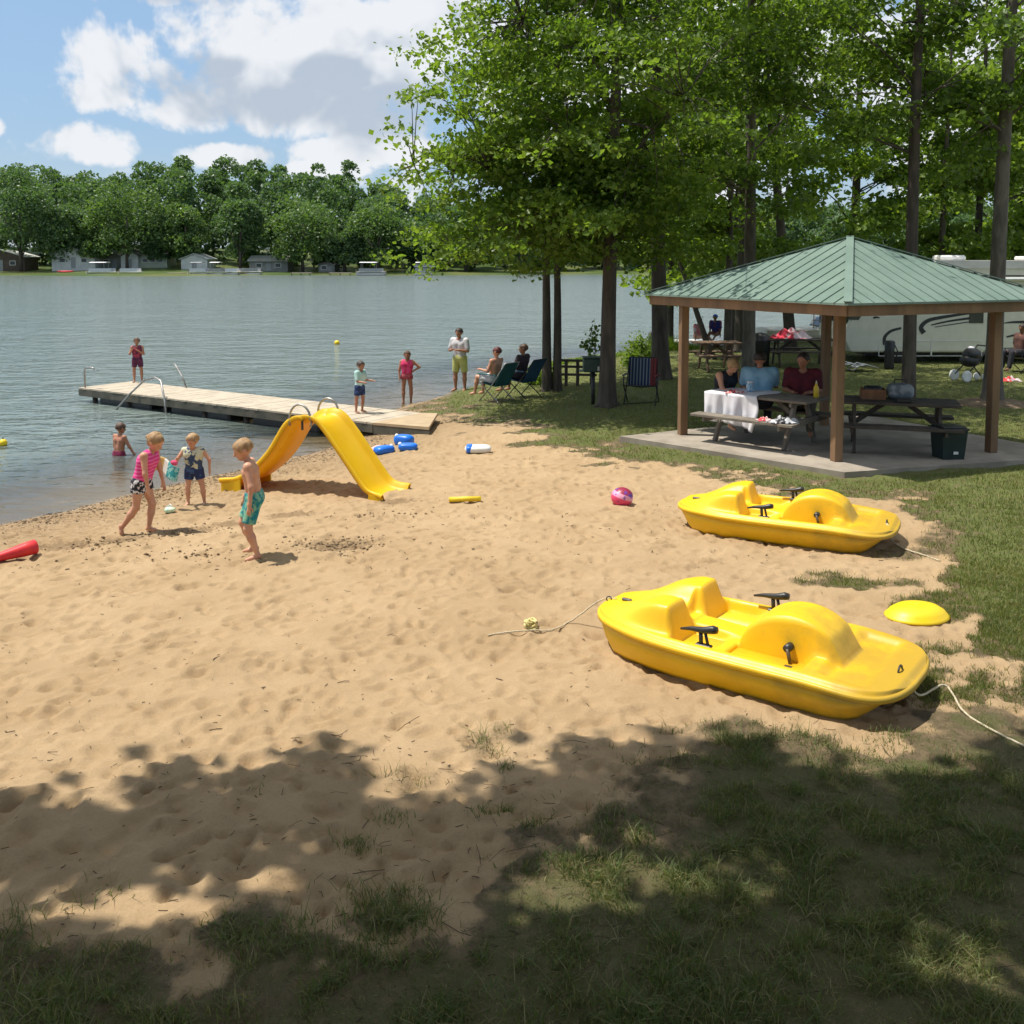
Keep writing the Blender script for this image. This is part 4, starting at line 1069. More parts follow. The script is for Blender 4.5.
hoop([(xx - .15, -.5, -.3), (xx + .25, -.1, .35), (xx + .6, .05, .68), (xx + .95, .06, .76), (xx + 1.2, .02, .70), (xx + 1.5, -.12, .3), (xx + 1.62, -.16, -.2)])
hoop([(xx + .35, dw - .05, .34), (xx + .1, dw + .02, .60), (xx - .12, dw + .05, .80), (xx - .2, dw + .06, .86)])

# ================================================================ toys on the beach by the dock
def pillow(c, d, rz=0, n=14):
    mb = MB(); prof = []
    def fn(u, v):
        th = u * 2 * PI; ph = -PI / 2 + v * PI
        s_ = lambda t, e: math.copysign(abs(t) ** e, t)
        return (d[0] / 2 * s_(math.cos(ph), .5) * s_(math.cos(th), .6), d[1] / 2 * s_(math.cos(ph), .5) * s_(math.sin(th), .6), d[2] / 2 * s_(math.sin(ph), .8))
    mb.sheet(fn, 28, 14); return mb
for (px, py, w_, h_, lab) in ((384, 441, .34, .13, 'blue inflatable float, leftmost of the three on the sand'), (404, 433, .34, .19, 'blue inflatable float with a white tip, topmost of the three'), (408, 441, .31, .12, 'flat blue inflatable float, nearest of the three on the right')):
    p = at(px, py + 3, .40); o = pillow(None, (w_, w_ * .7, h_)).build('float', BLUEP); o.location = (p.x, p.y, sgz(p.x, p.y) + h_ / 2 - .01); o.rotation_euler.z = px * .1
    tag(o, lab, 'inflatable float', 'blue floats on the beach')
    q = MB().ball((w_ * .42, 0, h_ * .35), .035, 10, 6).build('valve', WHITEP, o)
p = at(478, 446, .45); o = pillow(None, (.42, .3, .12)).build('float', WHITEP); o.location = (p.x, p.y, sgz(p.x, p.y) + .05); tag(o, 'white inflatable float with a blue stripe lying by the grass edge', 'inflatable float')
pillow(None, (.12, .29, .124)).build('stripe', BLUEP, o).location = (-.13, 0, .004)
p = at(366, 440, .4); mb = MB()
mb.sheet(lambda u, v: ((u - .5) * .5, (v - .5) * .35, .03 + .03 * math.sin(u * 9) * math.cos(v * 7) + .02 * math.sin(v * 15)), 18, 14, .008)
o = mb.build('towel', mat('pale_pink_towel', (.68, .38, .36), (.6, .5, .46), 12, .9)); o.location = (p.x, p.y, sgz(p.x, p.y)); tag(o, 'crumpled pale pink towel on the sand left of the blue floats', 'towel')
p = at(170, 510, .3); o = MB().ball((0, 0, 0), .06, 14, 8, (1.2, 1, .7)).build('toy', mat('mint_toy', (.35, .62, .48), (.75, .80, .55), 20, .5)); o.location = (p.x, p.y, sgz(p.x, p.y) + .03); tag(o, 'small mint green beach toy on wet sand between the two children', 'toy')
MB().tube([(-.05, 0, .02), (0, 0, .07), (.05, 0, .02)], .008, 6).build('handle', WHITEP, o)
# ================================================================ people: one smooth surface per body
def surface_net(f, org, h):
    nx, ny, nz = f.shape; s = f < 0
    cnt = np.zeros((nx - 1, ny - 1, nz - 1)); acc = np.zeros((nx - 1, ny - 1, nz - 1, 3))
    def sub(A, i, j, k): return A[i:nx - 1 + i, j:ny - 1 + j, k:nz - 1 + k]
    cs = [(i, j, k) for i in (0, 1) for j in (0, 1) for k in (0, 1)]
    for a in range(8):
        for b in range(a + 1, 8):
            A, B = cs[a], cs[b]
            if sum(abs(A[q] - B[q]) for q in range(3)) != 1: continue
            fa, fb = sub(f, *A), sub(f, *B); x = (fa < 0) != (fb < 0)
            t = np.where(x, fa / np.where(fa - fb == 0, 1, fa - fb), 0)
            for q in range(3): acc[..., q] += np.where(x, A[q] + (B[q] - A[q]) * t, 0)
            cnt += x
    act = cnt > 0; idx = -np.ones(cnt.shape, int); ids = np.argwhere(act); idx[act] = np.arange(len(ids))
    P = (ids + acc[act] / cnt[act][:, None]) * h + org
    quads = []
    for ax in range(3):
        sh = [slice(1, -1)] * 3; lo = list(sh); hi_ = list(sh)
        lo[ax] = slice(0, -1); hi_[ax] = slice(1, None)
        a = s[tuple(lo)]; b = s[tuple(hi_)]; x = np.argwhere(a != b)
        if not len(x): continue
        off = np.ones(3, int); off[ax] = 0
        x = x + off; fl = s[x[:, 0], x[:, 1], x[:, 2]]
        o1, o2 = [(1, 2), (2, 0), (0, 1)][ax]
        def g(d1, d2):
            y = x.copy(); y[:, o1] -= d1; y[:, o2] -= d2; return idx[y[:, 0], y[:, 1], y[:, 2]]
        q = np.stack([g(1, 1), g(0, 1), g(0, 0), g(1, 0)], 1)
        q[~fl] = q[~fl][:, ::-1]; quads.append(q)
    return P, np.concatenate(quads)

def sdf_mesh(name, prims, vox, mats, parent, k=.02, cuts=(), extra=None, post=None):
    """prims: (a, b, ra, rb); cuts: functions X -> sdf to subtract or planes"""
    A = np.array([list(p[0]) for p in prims] + [list(p[1]) for p in prims]); rm = max(max(p[2], p[3]) for p in prims)
    lo = A.min(0) - rm - 3 * vox; hi_ = A.max(0) + rm + 3 * vox
    n = np.ceil((hi_ - lo) / vox).astype(int) + 1
    ax = [lo[i] + vox * np.arange(n[i]) for i in range(3)]
    f = np.full(tuple(n), .5)
    for (a, b, ra, rb) in prims:
        a = np.array(a, float); b = np.array(b, float); m = max(ra, rb) + .07
        l2 = np.minimum(a, b) - m; h2 = np.maximum(a, b) + m
        sl_ = tuple(slice(max(0, int((l2[i] - lo[i]) / vox)), min(n[i], int((h2[i] - lo[i]) / vox) + 2)) for i in range(3))
        X_ = np.stack(np.meshgrid(ax[0][sl_[0]], ax[1][sl_[1]], ax[2][sl_[2]], indexing='ij'), -1)
        ba = b - a; L2 = max((ba * ba).sum(), 1e-9)
        t = np.clip(((X_ - a) * ba).sum(-1) / L2, 0, 1)
        d = np.linalg.norm(X_ - a - t[..., None] * ba, axis=-1) - (ra + (rb - ra) * t)
        g = f[sl_]; hh = np.clip(.5 + .5 * (g - d) / k, 0, 1)
        f[sl_] = g * (1 - hh) + d * hh - k * hh * (1 - hh)
    if cuts or post:
        X_ = np.stack(np.meshgrid(*ax, indexing='ij'), -1)
        for c in cuts: f = np.maximum(f, c(X_))
        if post: f = post(f, X_)
    P, Q = surface_net(f, lo, vox)
    if extra is None:
        return link(name, np_mesh(name, P, Q, True), mats, parent)
    T = []; Vt = list(map(tuple, P))
    V2, F2 = extra; o = len(P)
    P = np.concatenate([P, np.array(V2)]); Q = np.concatenate([Q, np.array(F2) + o])
    return link(name, np_mesh(name, P, Q, True), mats, parent)

def skin(name, c, c2):
    m, nt, b = new_mat(name); co = coords(nt)
    n = noise(nt, co, 7, 4).ss(.3, .7); nt.links.new(mixc(nt, n, c, c2), b.inputs['Base Color'])
    b.inputs['Roughness'].default_value = .5; b.inputs['Subsurface Weight'].default_value = .08; b.inputs['Subsurface Scale'].default_value = .02
    b.inputs['Subsurface Radius'].default_value = (1, .4, .2)
    return m
SK1 = skin('fair_skin', (.62, .33, .21), (.54, .26, .16)); SK2 = skin('tanned_skin', (.42, .19, .11), (.36, .155, .09)); SK3 = skin('brown_skin', (.26, .12, .07), (.20, .09, .055))
HB = mat('blond_hair', (.42, .26, .12), (.28, .16, .07), 30, .6, .6, 60, stretch=(1, 1, .3)); HBR = mat('brown_hair', (.13, .07, .04), (.07, .04, .025), 30, .6, .6, 60, stretch=(1, 1, .3)); HD = mat('dark_hair', (.025, .018, .015), (.05, .03, .02), 30, .55, .6, 60)
EYE = mat('eye', (.03, .02, .015), None, 5, .2)
def cloth(name, c, c2, scale=6, thr=(.45, .55), kind='noise', bmp=.25):
    m, nt, b = new_mat(name); co = coords(nt)
    if kind == 'noise': f = noise(nt, co, scale, 3, .5).ss(*thr)
    elif kind == 'stripe':
        s_ = nt.nodes.new('ShaderNodeSeparateXYZ'); nt.links.new(co, s_.inputs[0]); f = E.op('SINE', E(s_.outputs[2]) * scale).ss(*thr)
    else:
        v = nt.nodes.new('ShaderNodeTexVoronoi'); v.inputs['Scale'].default_value = scale; nt.links.new(co, v.inputs['Vector']); f = E(v.outputs['Distance']).ss(*thr)
    nt.links.new(mixc(nt, f, c, c2), b.inputs['Base Color']); b.inputs['Roughness'].default_value = .85
    bump(nt, b, noise(nt, co, 9, 4, .6), bmp * 1.2, .03); return m

def person(label, loc, H, yaw, pose=None, hf=1.0, skinm=None, hair=('short', HBR), clothes=(), wide=1.0, group=None, vox=None, fingers=True, child=0.0):
    """pose vectors are (forward, left, up); yaw: direction the body faces, 0 = +x"""
    pose = pose or {}
    t = thing('person', label, 'person', loc, yaw, group)
    V = lambda *a: np.array(a, float)
    nrm = lambda a: np.array(a, float) / np.linalg.norm(a)
    kid = child
    legL = (.245 - .02 * kid) * H; shinL = (.235 - .02 * kid) * H; armL = (.165 - .005 * kid) * H; foreL = (.14 - .005 * kid) * H
    torL = (.30 + .0 * kid) * H; neckL = (.045 - .02 * kid) * H; hr = (.062 + .024 * kid) * H * hf
    up = nrm(pose.get('torso', (0.02, 0, 1))); le = nrm(pose.get('left', (0, 1, 0))); 
    pel = V(0, 0, 0)
    chest = pel + up * torL * .70; shc = pel + up * torL * .93
    sw = .108 * H * wide; hw = .052 * H * wide
    j = {}
    prims = []; arms = {}; legs = {}
    for s_, n in ((1, 'L'), (-1, 'R')):
        sh_ = shc + le * s_ * sw; hp = pel + V(0, 1, 0) * s_ * hw if 'hipleft' not in pose else pel + nrm(pose['hipleft']) * s_ * hw
        ua, fa = pose.get('arm' + n, ((.05, .12 * s_, -1), (.15, .03 * s_, -1)))
        el_ = sh_ + nrm(ua) * armL; wr = el_ + nrm(fa) * foreL; hand = nrm(pose.get('hand' + n, fa))
        tl, sl_ = pose.get('leg' + n, ((.02, .05 * s_, -1), (-.03, 0, -1)))
        kn_ = hp + nrm(tl) * legL; an = kn_ + nrm(sl_) * shinL
        ft = nrm(pose.get('foot' + n, (1, .15 * s_, -.12)))
        arms[n] = (sh_, el_, wr, hand); legs[n] = (hp, kn_, an, ft)
    w_ = H * wide
    # torso
    for s_ in (1, -1):
        a = pel + le * s_ * .034 * w_; b = chest + le * s_ * .052 * w_
        prims.append((a, pel + up * torL * .35 + le * s_ * .030 * w_, .062 * w_, .056 * w_)); prims.append((pel + up * torL * .35 + le * s_ * .030 * w_, b, .056 * w_, .062 * w_))
    prims.append((chest + up * .02 * H + le * -.06 * w_, chest + up * .02 * H + le * .06 * w_, .056 * w_, .056 * w_))
    torso_p = list(prims)
    nk = shc + up * .01 * H; hc = shc + nrm(pose.get('neck', up + V(.12, 0, 0))) * (neckL + hr * 1.25)
    prims.append((nk, hc - up * hr * .3, .028 * H * (1 + .1 * kid), .026 * H))
    for n, s_ in (('L', 1), ('R', -1)):
        sh_, el_, wr, hand = arms[n]
        prims += [(shc + le * s_ * .03 * H, sh_, .036 * H, .033 * w_), (sh_, el_, .031 * w_, .023 * H), (el_, wr, .0235 * H, .0145 * H)]
        pm = wr + hand * .045 * H
        prims += [(wr, pm, .0145 * H, .016 * H)]
        hp, kn_, an, ft = legs[n]
        prims += [(hp, kn_, .054 * w_, .033 * H), (kn_, kn_ + (an - kn_) * .35, .0325 * H, .034 * H), (kn_ + (an - kn_) * .35, an, .034 * H, .0195 * H)]
        heel = an + V(0, 0, 0) - ft * .012 * H; 
        dn = nrm(np.cross(np.cross(ft, nrm(an - kn_)), ft)) if abs(np.dot(ft, nrm(an - kn_))) < .97 else V(0, 0, -1)
        prims += [(heel + dn * .018 * H, an + ft * .05 * H + dn * .022 * H, .019 * H, .017 * H), (an + ft * .05 * H + dn * .022 * H, an + ft * .098 * H + dn * .027 * H, .018 * H, .012 * H)]
    # head
    hf_ = nrm(pose.get('face', (1, 0, 0))); hu = nrm(V(0, 0, 1) - hf_ * hf_[2] + V(*pose.get('headtilt', (0, 0, 0)))); hl = np.cross(hu, hf_)
    prims += [(hc + hu * hr * .28 - hf_ * hr * .18, hc + hu * hr * .25 + hf_ * hr * .12, hr * .93, hr * .86), (hc - hu * hr * .25 + hf_ * hr * .22, hc - hu * hr * .72 + hf_ * hr * .48, hr * .66, hr * .38),
              (hc - hu * hr * .02 + hf_ * hr * .98, hc - hu * hr * .26 + hf_ * hr * 1.10, hr * .08, hr * .13),
              (hc - hu * hr * .52 + hf_ * hr * .80 - hl * hr * .12, hc - hu * hr * .52 + hf_ * hr * .80 + hl * hr * .12, hr * .10, hr * .10)]
    for s_ in (1, -1): prims += [(hc + hl * s_ * hr * .88 + hu * hr * .06, hc + hl * s_ * hr * .90 - hu * hr * .18, hr * .15, hr * .10)]
    vox = vox or max(.008, H * .0085)
    # fingers
    fv, ff = [], []
    if fingers:
        mb = MB()
        for n, s_ in (('L', 1), ('R', -1)):
            sh_, el_, wr, hand = arms[n]
            side = nrm(np.cross(hand, V(0, 0, 1)) + 1e-3) if abs(hand[2]) < .9 else V(1, 0, 0)
            pn = np.cross(hand, side)
            pm = wr + hand * .05 * H
            for q, (ln, o) in enumerate(((.036, -.0125), (.041, -.0042), (.039, .0042), (.031, .0125))):
                a = pm + side * o * H; b = a + hand * ln * .55 * H + pn * .003 * H; c = b + nrm(hand + pn * .5 * s_) * ln * .45 * H
                mb.tube([a - hand * .008 * H, b, c], [.0055 * H, .005 * H, .0038 * H], 5)
            a = wr + hand * .02 * H - side * .012 * H
            mb.tube([a, a + nrm(hand - side * .8) * .022 * H, a + nrm(hand - side * .5) * .042 * H], [.007 * H, .006 * H, .0045 * H], 5)
        tri = []
        for f in mb.f:
            if len(f) == 4: tri.append(f)
            else: tri.append((f[0], f[1], f[2], f[3]) if len(f) > 3 else (f[0], f[1], f[2], f[2])); 
            if len(f) == 5: tri.append((f[0], f[3], f[4], f[4]))
        tri = [q for q in tri if len(set(q)) == 4]
        fv, ff = mb.v, tri
    body = sdf_mesh('body', prims, vox, skinm or SK1, t, k=.018 * H, extra=(fv, ff) if fv else None)
    for s_ in (1, -1):
        e = hc + hf_ * hr * .80 + hl * s_ * hr * .34 + hu * hr * .02
        MB().ball(tuple(e), hr * .10, 8, 6).build('eye', EYE, t)
    # hair
    st, hm = hair
    fc = hc + hf_ * hr * 1.05 - hu * hr * .40
    def cutface(X_): return hr * 1.05 - np.linalg.norm((X_ - fc), axis=-1)
    def cutlow(X_): return -((X_ - (hc - hu * hr * (.20 if st == 'short' else .75))) @ hu)
    hp_ = [(hc + hu * hr * .33 - hf_ * hr * .20, hc + hu * hr * .31 + hf_ * hr * .12, hr * 1.005, hr * .93), (hc - hf_ * hr * .35, hc - hf_ * hr * .42 - hu * hr * .3, hr * .82, hr * .62)]
    if st == 'bun': hp_ += [(hc - hf_ * hr * 1.05 + hu * hr * .2, hc - hf_ * hr * 1.3 + hu * hr * .0, hr * .30, hr * .26)]
    if st == 'long': hp_ += [(hc - hf_ * hr * .5, hc - hf_ * hr * .75 - hu * hr * 1.3, hr * .8, hr * .5)]
    def lumpy(f, X_): return f + hr * .06 * np.sin(X_[..., 0] * 9 / hr * .5 + 1) * np.sin(X_[..., 1] * 7 / hr * .6) * np.sin(X_[..., 2] * 5 / hr * .5)
    sdf_mesh('hair', hp_, min(vox, hr * .11), hm, t, k=.02 * H, cuts=(cutface,) + ((cutlow,) if st == 'short' else ()), post=lumpy)
    # clothes
    for kind, m, *opt in clothes:
        inf = .011 * H
        if kind in ('tank', 'tee', 'long_shirt', 'vest'):
            pr = [(a, b, ra + inf, rb + inf) for a, b, ra, rb in torso_p]
            for n, s_ in (('L', 1), ('R', -1)):
                sh_, el_, wr, hand = arms[n]
                pr.append((shc + le * s_ * .03 * H, sh_ if kind != 'tank' else shc + le * s_ * .08 * H, .036 * H + inf, .033 * w_ + inf * .6))
                if kind == 'tee': pr.append((sh_, sh_ + (el_ - sh_) * .75, .033 * w_ + inf * 1.3, .031 * H + inf))
                if kind == 'long_shirt': pr += [(sh_, el_, .033 * w_ + inf, .026 * H + inf), (el_, wr, .026 * H + inf, .019 * H + inf * .6)]
            neckc = shc + up * .035 * H + V(.02, 0, 0) * H
            cu = [lambda X_: .042 * H - np.linalg.norm(X_ - neckc, axis=-1), lambda X_: -((X_ - (pel + up * (opt[0] if opt else -.005) * H)) @ up)]
            sdf_mesh('shirt' if kind != 'vest' else 'life_vest', pr, vox, m, t, k=.016 * H, cuts=cu)
        elif kind in ('shorts', 'trousers', 'briefs'):
            frac = opt[0] if opt else .62
            pr = [(pel + le * .03 * w_, pel + le * -.03 * w_, .064 * w_ + inf, .064 * w_ + inf), (pel + up * .045 * H + le * .028 * w_, pel + up * .045 * H - le * .028 * w_, .060 * w_ + inf * .8, .060 * w_ + inf * .8)]
            cu = [lambda X_: ((X_ - (pel + up * .062 * H)) @ up)]
            for n in 'LR':
                hp, kn_, an, ft = legs[n]; q = hp + (kn_ - hp) * min(frac, 1)
                pr.append((hp, q, .055 * w_ + inf, (.055 * w_ * (1 - min(frac, 1)) + .034 * H * min(frac, 1)) + inf * 1.5))
                if kind == 'trousers': pr.append((kn_, kn_ + (an - kn_) * .95, .034 * H + inf * 1.3, .026 * H + inf))
            def hemf(X_):
                out = None
                for n in 'LR':
                    hp, kn_, an, ft = legs[n]; d_ = nrm(kn_ - hp); q = (X_ - (hp + d_ * legL * frac)) @ d_
                    near = np.linalg.norm(X_ - (hp + d_ * np.clip(((X_ - hp) @ d_), 0, legL)[..., None]), axis=-1)
                    out = (q, near) if out is None else (np.where(near < out[1], q, out[0]), np.minimum(near, out[1]))
                return out[0]
            if kind != 'trousers': cu.append(hemf)
            sdf_mesh('trousers' if kind == 'trousers' else 'swim_shorts', pr, vox, m, t, k=.014 * H, cuts=cu)
    # rest on the ground / seat: lowest foot point to z=0 unless a seat height is given
    low = min((legs[n][2][2] - .042 * H) for n in 'LR')
    dz = pose['seat'] - (-.062 * w_) if 'seat' in pose else -low
    for ch in [c for c in bpy.data.objects if c.parent == t]:
        ch.location = (0, 0, dz)
    t['_hands'] = 0; del t['_hands']
    Mx = Matrix.Translation(Vector(loc)) @ Matrix.Rotation(yaw, 4, 'Z') @ Matrix.Translation((0, 0, dz))
    return t, {n: Mx @ Vector(arms[n][2] + arms[n][3] * .07 * H) for n in 'LR'}, Mx

def gpos(px, py, z=None):
    p = at(px, py, .3); 
    for _ in range(8):
        p = at(px, py, sgz(p.x, p.y))
    return (p.x, p.y, p.z)

PINK = cloth('pink_stripe_top', (.72, .035, .24), (.80, .16, .38), 150, (-.3, .6), 'stripe')
BWS = cloth('black_white_print', (.02, .02, .03), (.7, .68, .68), 24, (.52, .58))
GRN = cloth('green_teal_print', (.0, .20, .24), (.22, .46, .30), 17, (.42, .6))
NAVY = cloth('navy_print', (.015, .03, .10), (.05, .10, .24), 18, (.5, .6))
# girl in pink
girl, gh, _ = person('girl in pink striped tank top and black and white shorts stepping forward to the right', gpos(143, 533), 1.20, R(-8),
    dict(torso=(.34, 0, 1), armL=((.12, .2, -1), (.22, .0, -1)), armR=((.16, -.18, -1), (.14, .05, -1)), legL=((.30, .03, -1), (-.18, 0, -1)), legR=((-.12, -.05, -1), (-.72, -.05, -1)), footR=(.25, -.1, -1), face=(.85, -.12, -.50), neck=(.42, 0, .8)),
    skinm=SK1, hair=('bun', HB), clothes=(('tank', PINK), ('shorts', BWS, .40)), child=.45, wide=1.04, group='children playing on the beach', vox=.0085)
# toddler with swim vest
tod, th_, _ = person('toddler in swim vest and navy shorts facing the camera at the water edge', gpos(195, 505), .93, R(-88),
    dict(torso=(.06, .0, 1), armR=((.25, -.55, -.75), (.75, .25, .25)), armL=((.0, .55, -.8), (.15, .05, -1)), legL=((.08, .24, -1), (-.08, .08, -1)), legR=((.10, -.12, -1), (-.1, -.02, -1)), face=(.8, -.35, -.28)),
    skinm=SK1, hair=('short', HB), clothes=(('vest', cloth('vest_pattern', (.60, .58, .40), (.04, .07, .14), 7, (.48, .52)), .02), ('shorts', NAVY, .55)), child=.85, wide=1.12, group='children playing on the beach', vox=.0075)
# boy in green trunks
boy, bh, _ = person('shirtless blond boy in green and teal swim trunks walking left', gpos(256, 557), 1.24, R(188),
    dict(torso=(.14, 0, 1), armL=((-.20, .32, -1), (.10, .12, -1)), armR=((.10, -.22, -1), (.3, .05, -1)), legL=((.22, .10, -1), (-.34, .0, -1)), legR=((.50, -.04, -1), (-.45, .0, -1)), face=(.85, .25, -.30), neck=(.38, .05, 1)),
    skinm=SK1, hair=('short', HB), clothes=(('shorts', GRN, .82),), child=.42, wide=1.02, group='children playing on the beach', vox=.0085)
# kid in the water
p = at(119, 455, 0)
person('shirtless boy in dark red shorts standing waist deep in the lake', (p.x, p.y, -.56), 1.12, R(60),
    dict(torso=(.08, 0, 1), armL=((.1, .22, -1), (.2, .1, -1)), armR=((.25, -.42, -1), (.5, -.25, -1)), face=(1, -.3, -.2)), skinm=SK2, hair=('short', HBR), clothes=(('shorts', cloth('maroon', (.16, .01, .04), (.22, .02, .08), 9), .5),), child=.4, group='children playing on the beach', vox=.0095)
# boy on the dock end
p = at(138, 382, .345)
person('child in patterned red swimsuit on the lake end of the dock, hands at chest', (p.x, p.y, .345), 1.10, R(-80),
    dict(torso=(.0, 0, 1), armL=((.35, .25, -.9), (.5, -.75, .55)), armR=((.35, -.25, -.9), (.6, .55, .8)), legL=((0, .12, -1), (0, .02, -1)), legR=((0, -.1, -1), (0, .0, -1))), skinm=SK2, hair=('short', HBR), clothes=(('tank', cloth('dark_red_print', (.34, .04, .07), (.10, .02, .05), 16), .05), ('shorts', cloth('plum', (.12, .02, .06), (.06, .01, .04), 16), .7)), child=.3, group='children on the dock', vox=.010)
# kid teal on dock root
p = at(360, 412, .36)
person('child in mint shirt, arm held out, on the shore end of the dock', (p.x, p.y, .352), 1.03, R(-25),
    dict(torso=(.04, 0, 1), armR=((.25, -.2, -1), (1, -.05, -.10)), armL=((.2, .2, -1), (1, .0, -.05)), legL=((.1, .08, -1), (-.1, 0, -1)), legR=((-.12, -.08, -1), (-.05, 0, -1)), face=(1, -.3, -.1)), skinm=SK2, hair=('short', HD), clothes=(('tee', cloth('mint_tee', (.42, .66, .60), (.55, .72, .68), 5)), ('shorts', NAVY, .7)), child=.6, wide=1.06, group='children on the dock', vox=.010)
# girl pink with hand on hip
person('girl in bright pink swimsuit with a hand on her hip at the water line', gpos(407, 403), 1.26, R(-95),
    dict(torso=(.0, .03, 1), armL=((-.1, .9, -.75), (.1, -.85, -.55)), armR=((.15, -.25, -1), (.3, .1, -1)), legL=((0, .12, -1), (0, -.02, -1)), legR=((.05, -.05, -1), (0, 0, -1))), skinm=SK2, hair=('long', HBR), clothes=(('tank', cloth('hot_pink', (.80, .07, .20), (.62, .03, .12), 8), .05), ('briefs', cloth('dark_pink', (.35, .05, .08), (.5, .1, .12), 12), .22)), child=.25, group='children on the dock', vox=.010)
# man standing
person('man in white shirt and yellow shorts standing on the shore facing the chairs', gpos(460, 391), 1.60, R(-120),
    dict(torso=(.02, 0, 1), armL=((.15, .32, -1), (.75, -.75, .10)), armR=((.15, -.32, -1), (.75, .75, .15)), legL=((0, .12, -1), (0, .02, -1)), legR=((.02, -.1, -1), (0, 0, -1)), face=(1, .1, -.1)), skinm=SK2, hair=('short', HD), clothes=(('tee', cloth('white_shirt', (.62, .60, .60), (.5, .48, .5), 5)), ('shorts', cloth('yellow_green_shorts', (.55, .55, .18), (.46, .46, .16), 6), .9)), wide=1.08, vox=.013)

# picture book-like toy between the children
gq = gpos(178, 505); 
# inflatable wing toy held by the toddler
mb = MB(); 
mb.sheet(lambda u, v: ((u - .5) * .36, .02 * math.sin(u * 6) + (v - .5) * .03, (v - .5) * .20 - .10 * (u - .5) + .02 * math.sin(u * 3.1 * 2)), 16, 8, .035)
m, nt, b = new_mat('toy_colours'); co = coords(nt); sp_ = nt.nodes.new('ShaderNodeSeparateXYZ'); nt.links.new(co, sp_.inputs[0]); xx = E(sp_.outputs[0])
c = mixc(nt, xx.ss(-.07, -.065), (.60, .36, .10), (.78, .74, .66)); c = mixc(nt, xx.ss(.0, .005), c, mixc(nt, noise(nt, co, 22, 2).ss(.48, .54), (.02, .30, .32), (.3, .6, .55)))
nt.links.new(c, b.inputs['Base Color']); b.inputs['Roughness'].default_value = .45
hp = th_['R']; o = mb.build('toy_boat', m); o.location = (hp.x - .12, hp.y - .03, hp.z - .13); o.rotation_euler = (0, R(10), R(-6))
o.scale = (.85, .85, .85); tag(o, 'tan white and teal toy boat held out by the toddler', 'toy boat')
o2 = MB().ball((.10, -.01, .115), .05, 12, 8, (1.1, .8, .8)).build('knob', PINKC, o)
# ================================================================ picnic shelter
SLZ = .51
sl_c = [Vector((1.75, 16.1, 0)), Vector((4.5, 13.35, 0)), Vector((8.5, 14.5, 0)), Vector((6.4, 18.6, 0))]
mb = MB(); mb.add([(p.x, p.y, SLZ) for p in sl_c] + [(p.x, p.y, .2) for p in sl_c], [(0, 1, 2, 3), (7, 6, 5, 4)] + [(i, i + 4, (i + 1) % 4 + 4, (i + 1) % 4) for i in range(4)])
slab = tag(mb.build('concrete_slab', CONC), 'pale concrete slab floor under the green roofed shelter', 'slab')
pav = thing('picnic_shelter', 'open picnic shelter with green metal roof on four wooden posts', 'shelter', (5.2, 15.8, SLZ))
PL, PF_, PR, PB = Vector((2.80, 16.25)), Vector((4.63, 14.1)), Vector((7.15, 14.75)), Vector((5.42, 17.2))
org = Vector((5.2, 15.8, SLZ))
def pv_(p, z): return Vector((p.x - org.x, p.y - org.y, z - SLZ))
a_f = math.atan2((PR - PF_).y, (PR - PF_).x)
for P_ in (PL, PF_, PR, PB):
    MB().box(pv_(P_, (SLZ + 2.63) / 2), (.13, .13, 2.63 - SLZ), a_f, .006).build('post', WOODP, pav)
RL, RF, RR, RB = Vector((2.22, 16.85)), Vector((4.42, 13.15)), Vector((8.15, 14.75)), Vector((6.0, 18.4))
EZ = 2.80; APX = Vector((5.30, 15.75))
def inset(p, k): return APX + (p - APX) * k
cs_ = [RL, RF, RR, RB]
for i in range(4):
    a, b_ = inset(cs_[i], .965), inset(cs_[(i + 1) % 4], .965)
    MB().bar(pv_(a, EZ - .095), pv_(b_, EZ - .095), .045, .16, bev=.004).build('fascia_beam', WOODP, pav)
    pa, pb_ = [PL, PF_, PR, PB][i], [PL, PF_, PR, PB][(i + 1) % 4]
    MB().bar(pv_(pa, EZ - .10) , pv_(pb_, EZ - .10), .09, .19, bev=.004).build('header_beam', WOODP, pav)
m, nt, b = new_mat('green_metal_roof'); co = coords(nt)
f1 = noise(nt, co, 1.6, 5, .6).ss(.35, .7); f2 = noise(nt, co, 14, 4, .6).ss(.5, .75)
c = mixc(nt, f1, (.145, .21, .175), (.18, .25, .21)); c = mixc(nt, f2 * .25, c, (.11, .17, .13)); nt.links.new(c, b.inputs['Base Color'])
b.inputs['Roughness'].default_value = .42; b.inputs['Metallic'].default_value = .0; ROOFM = m
apz = 3.72
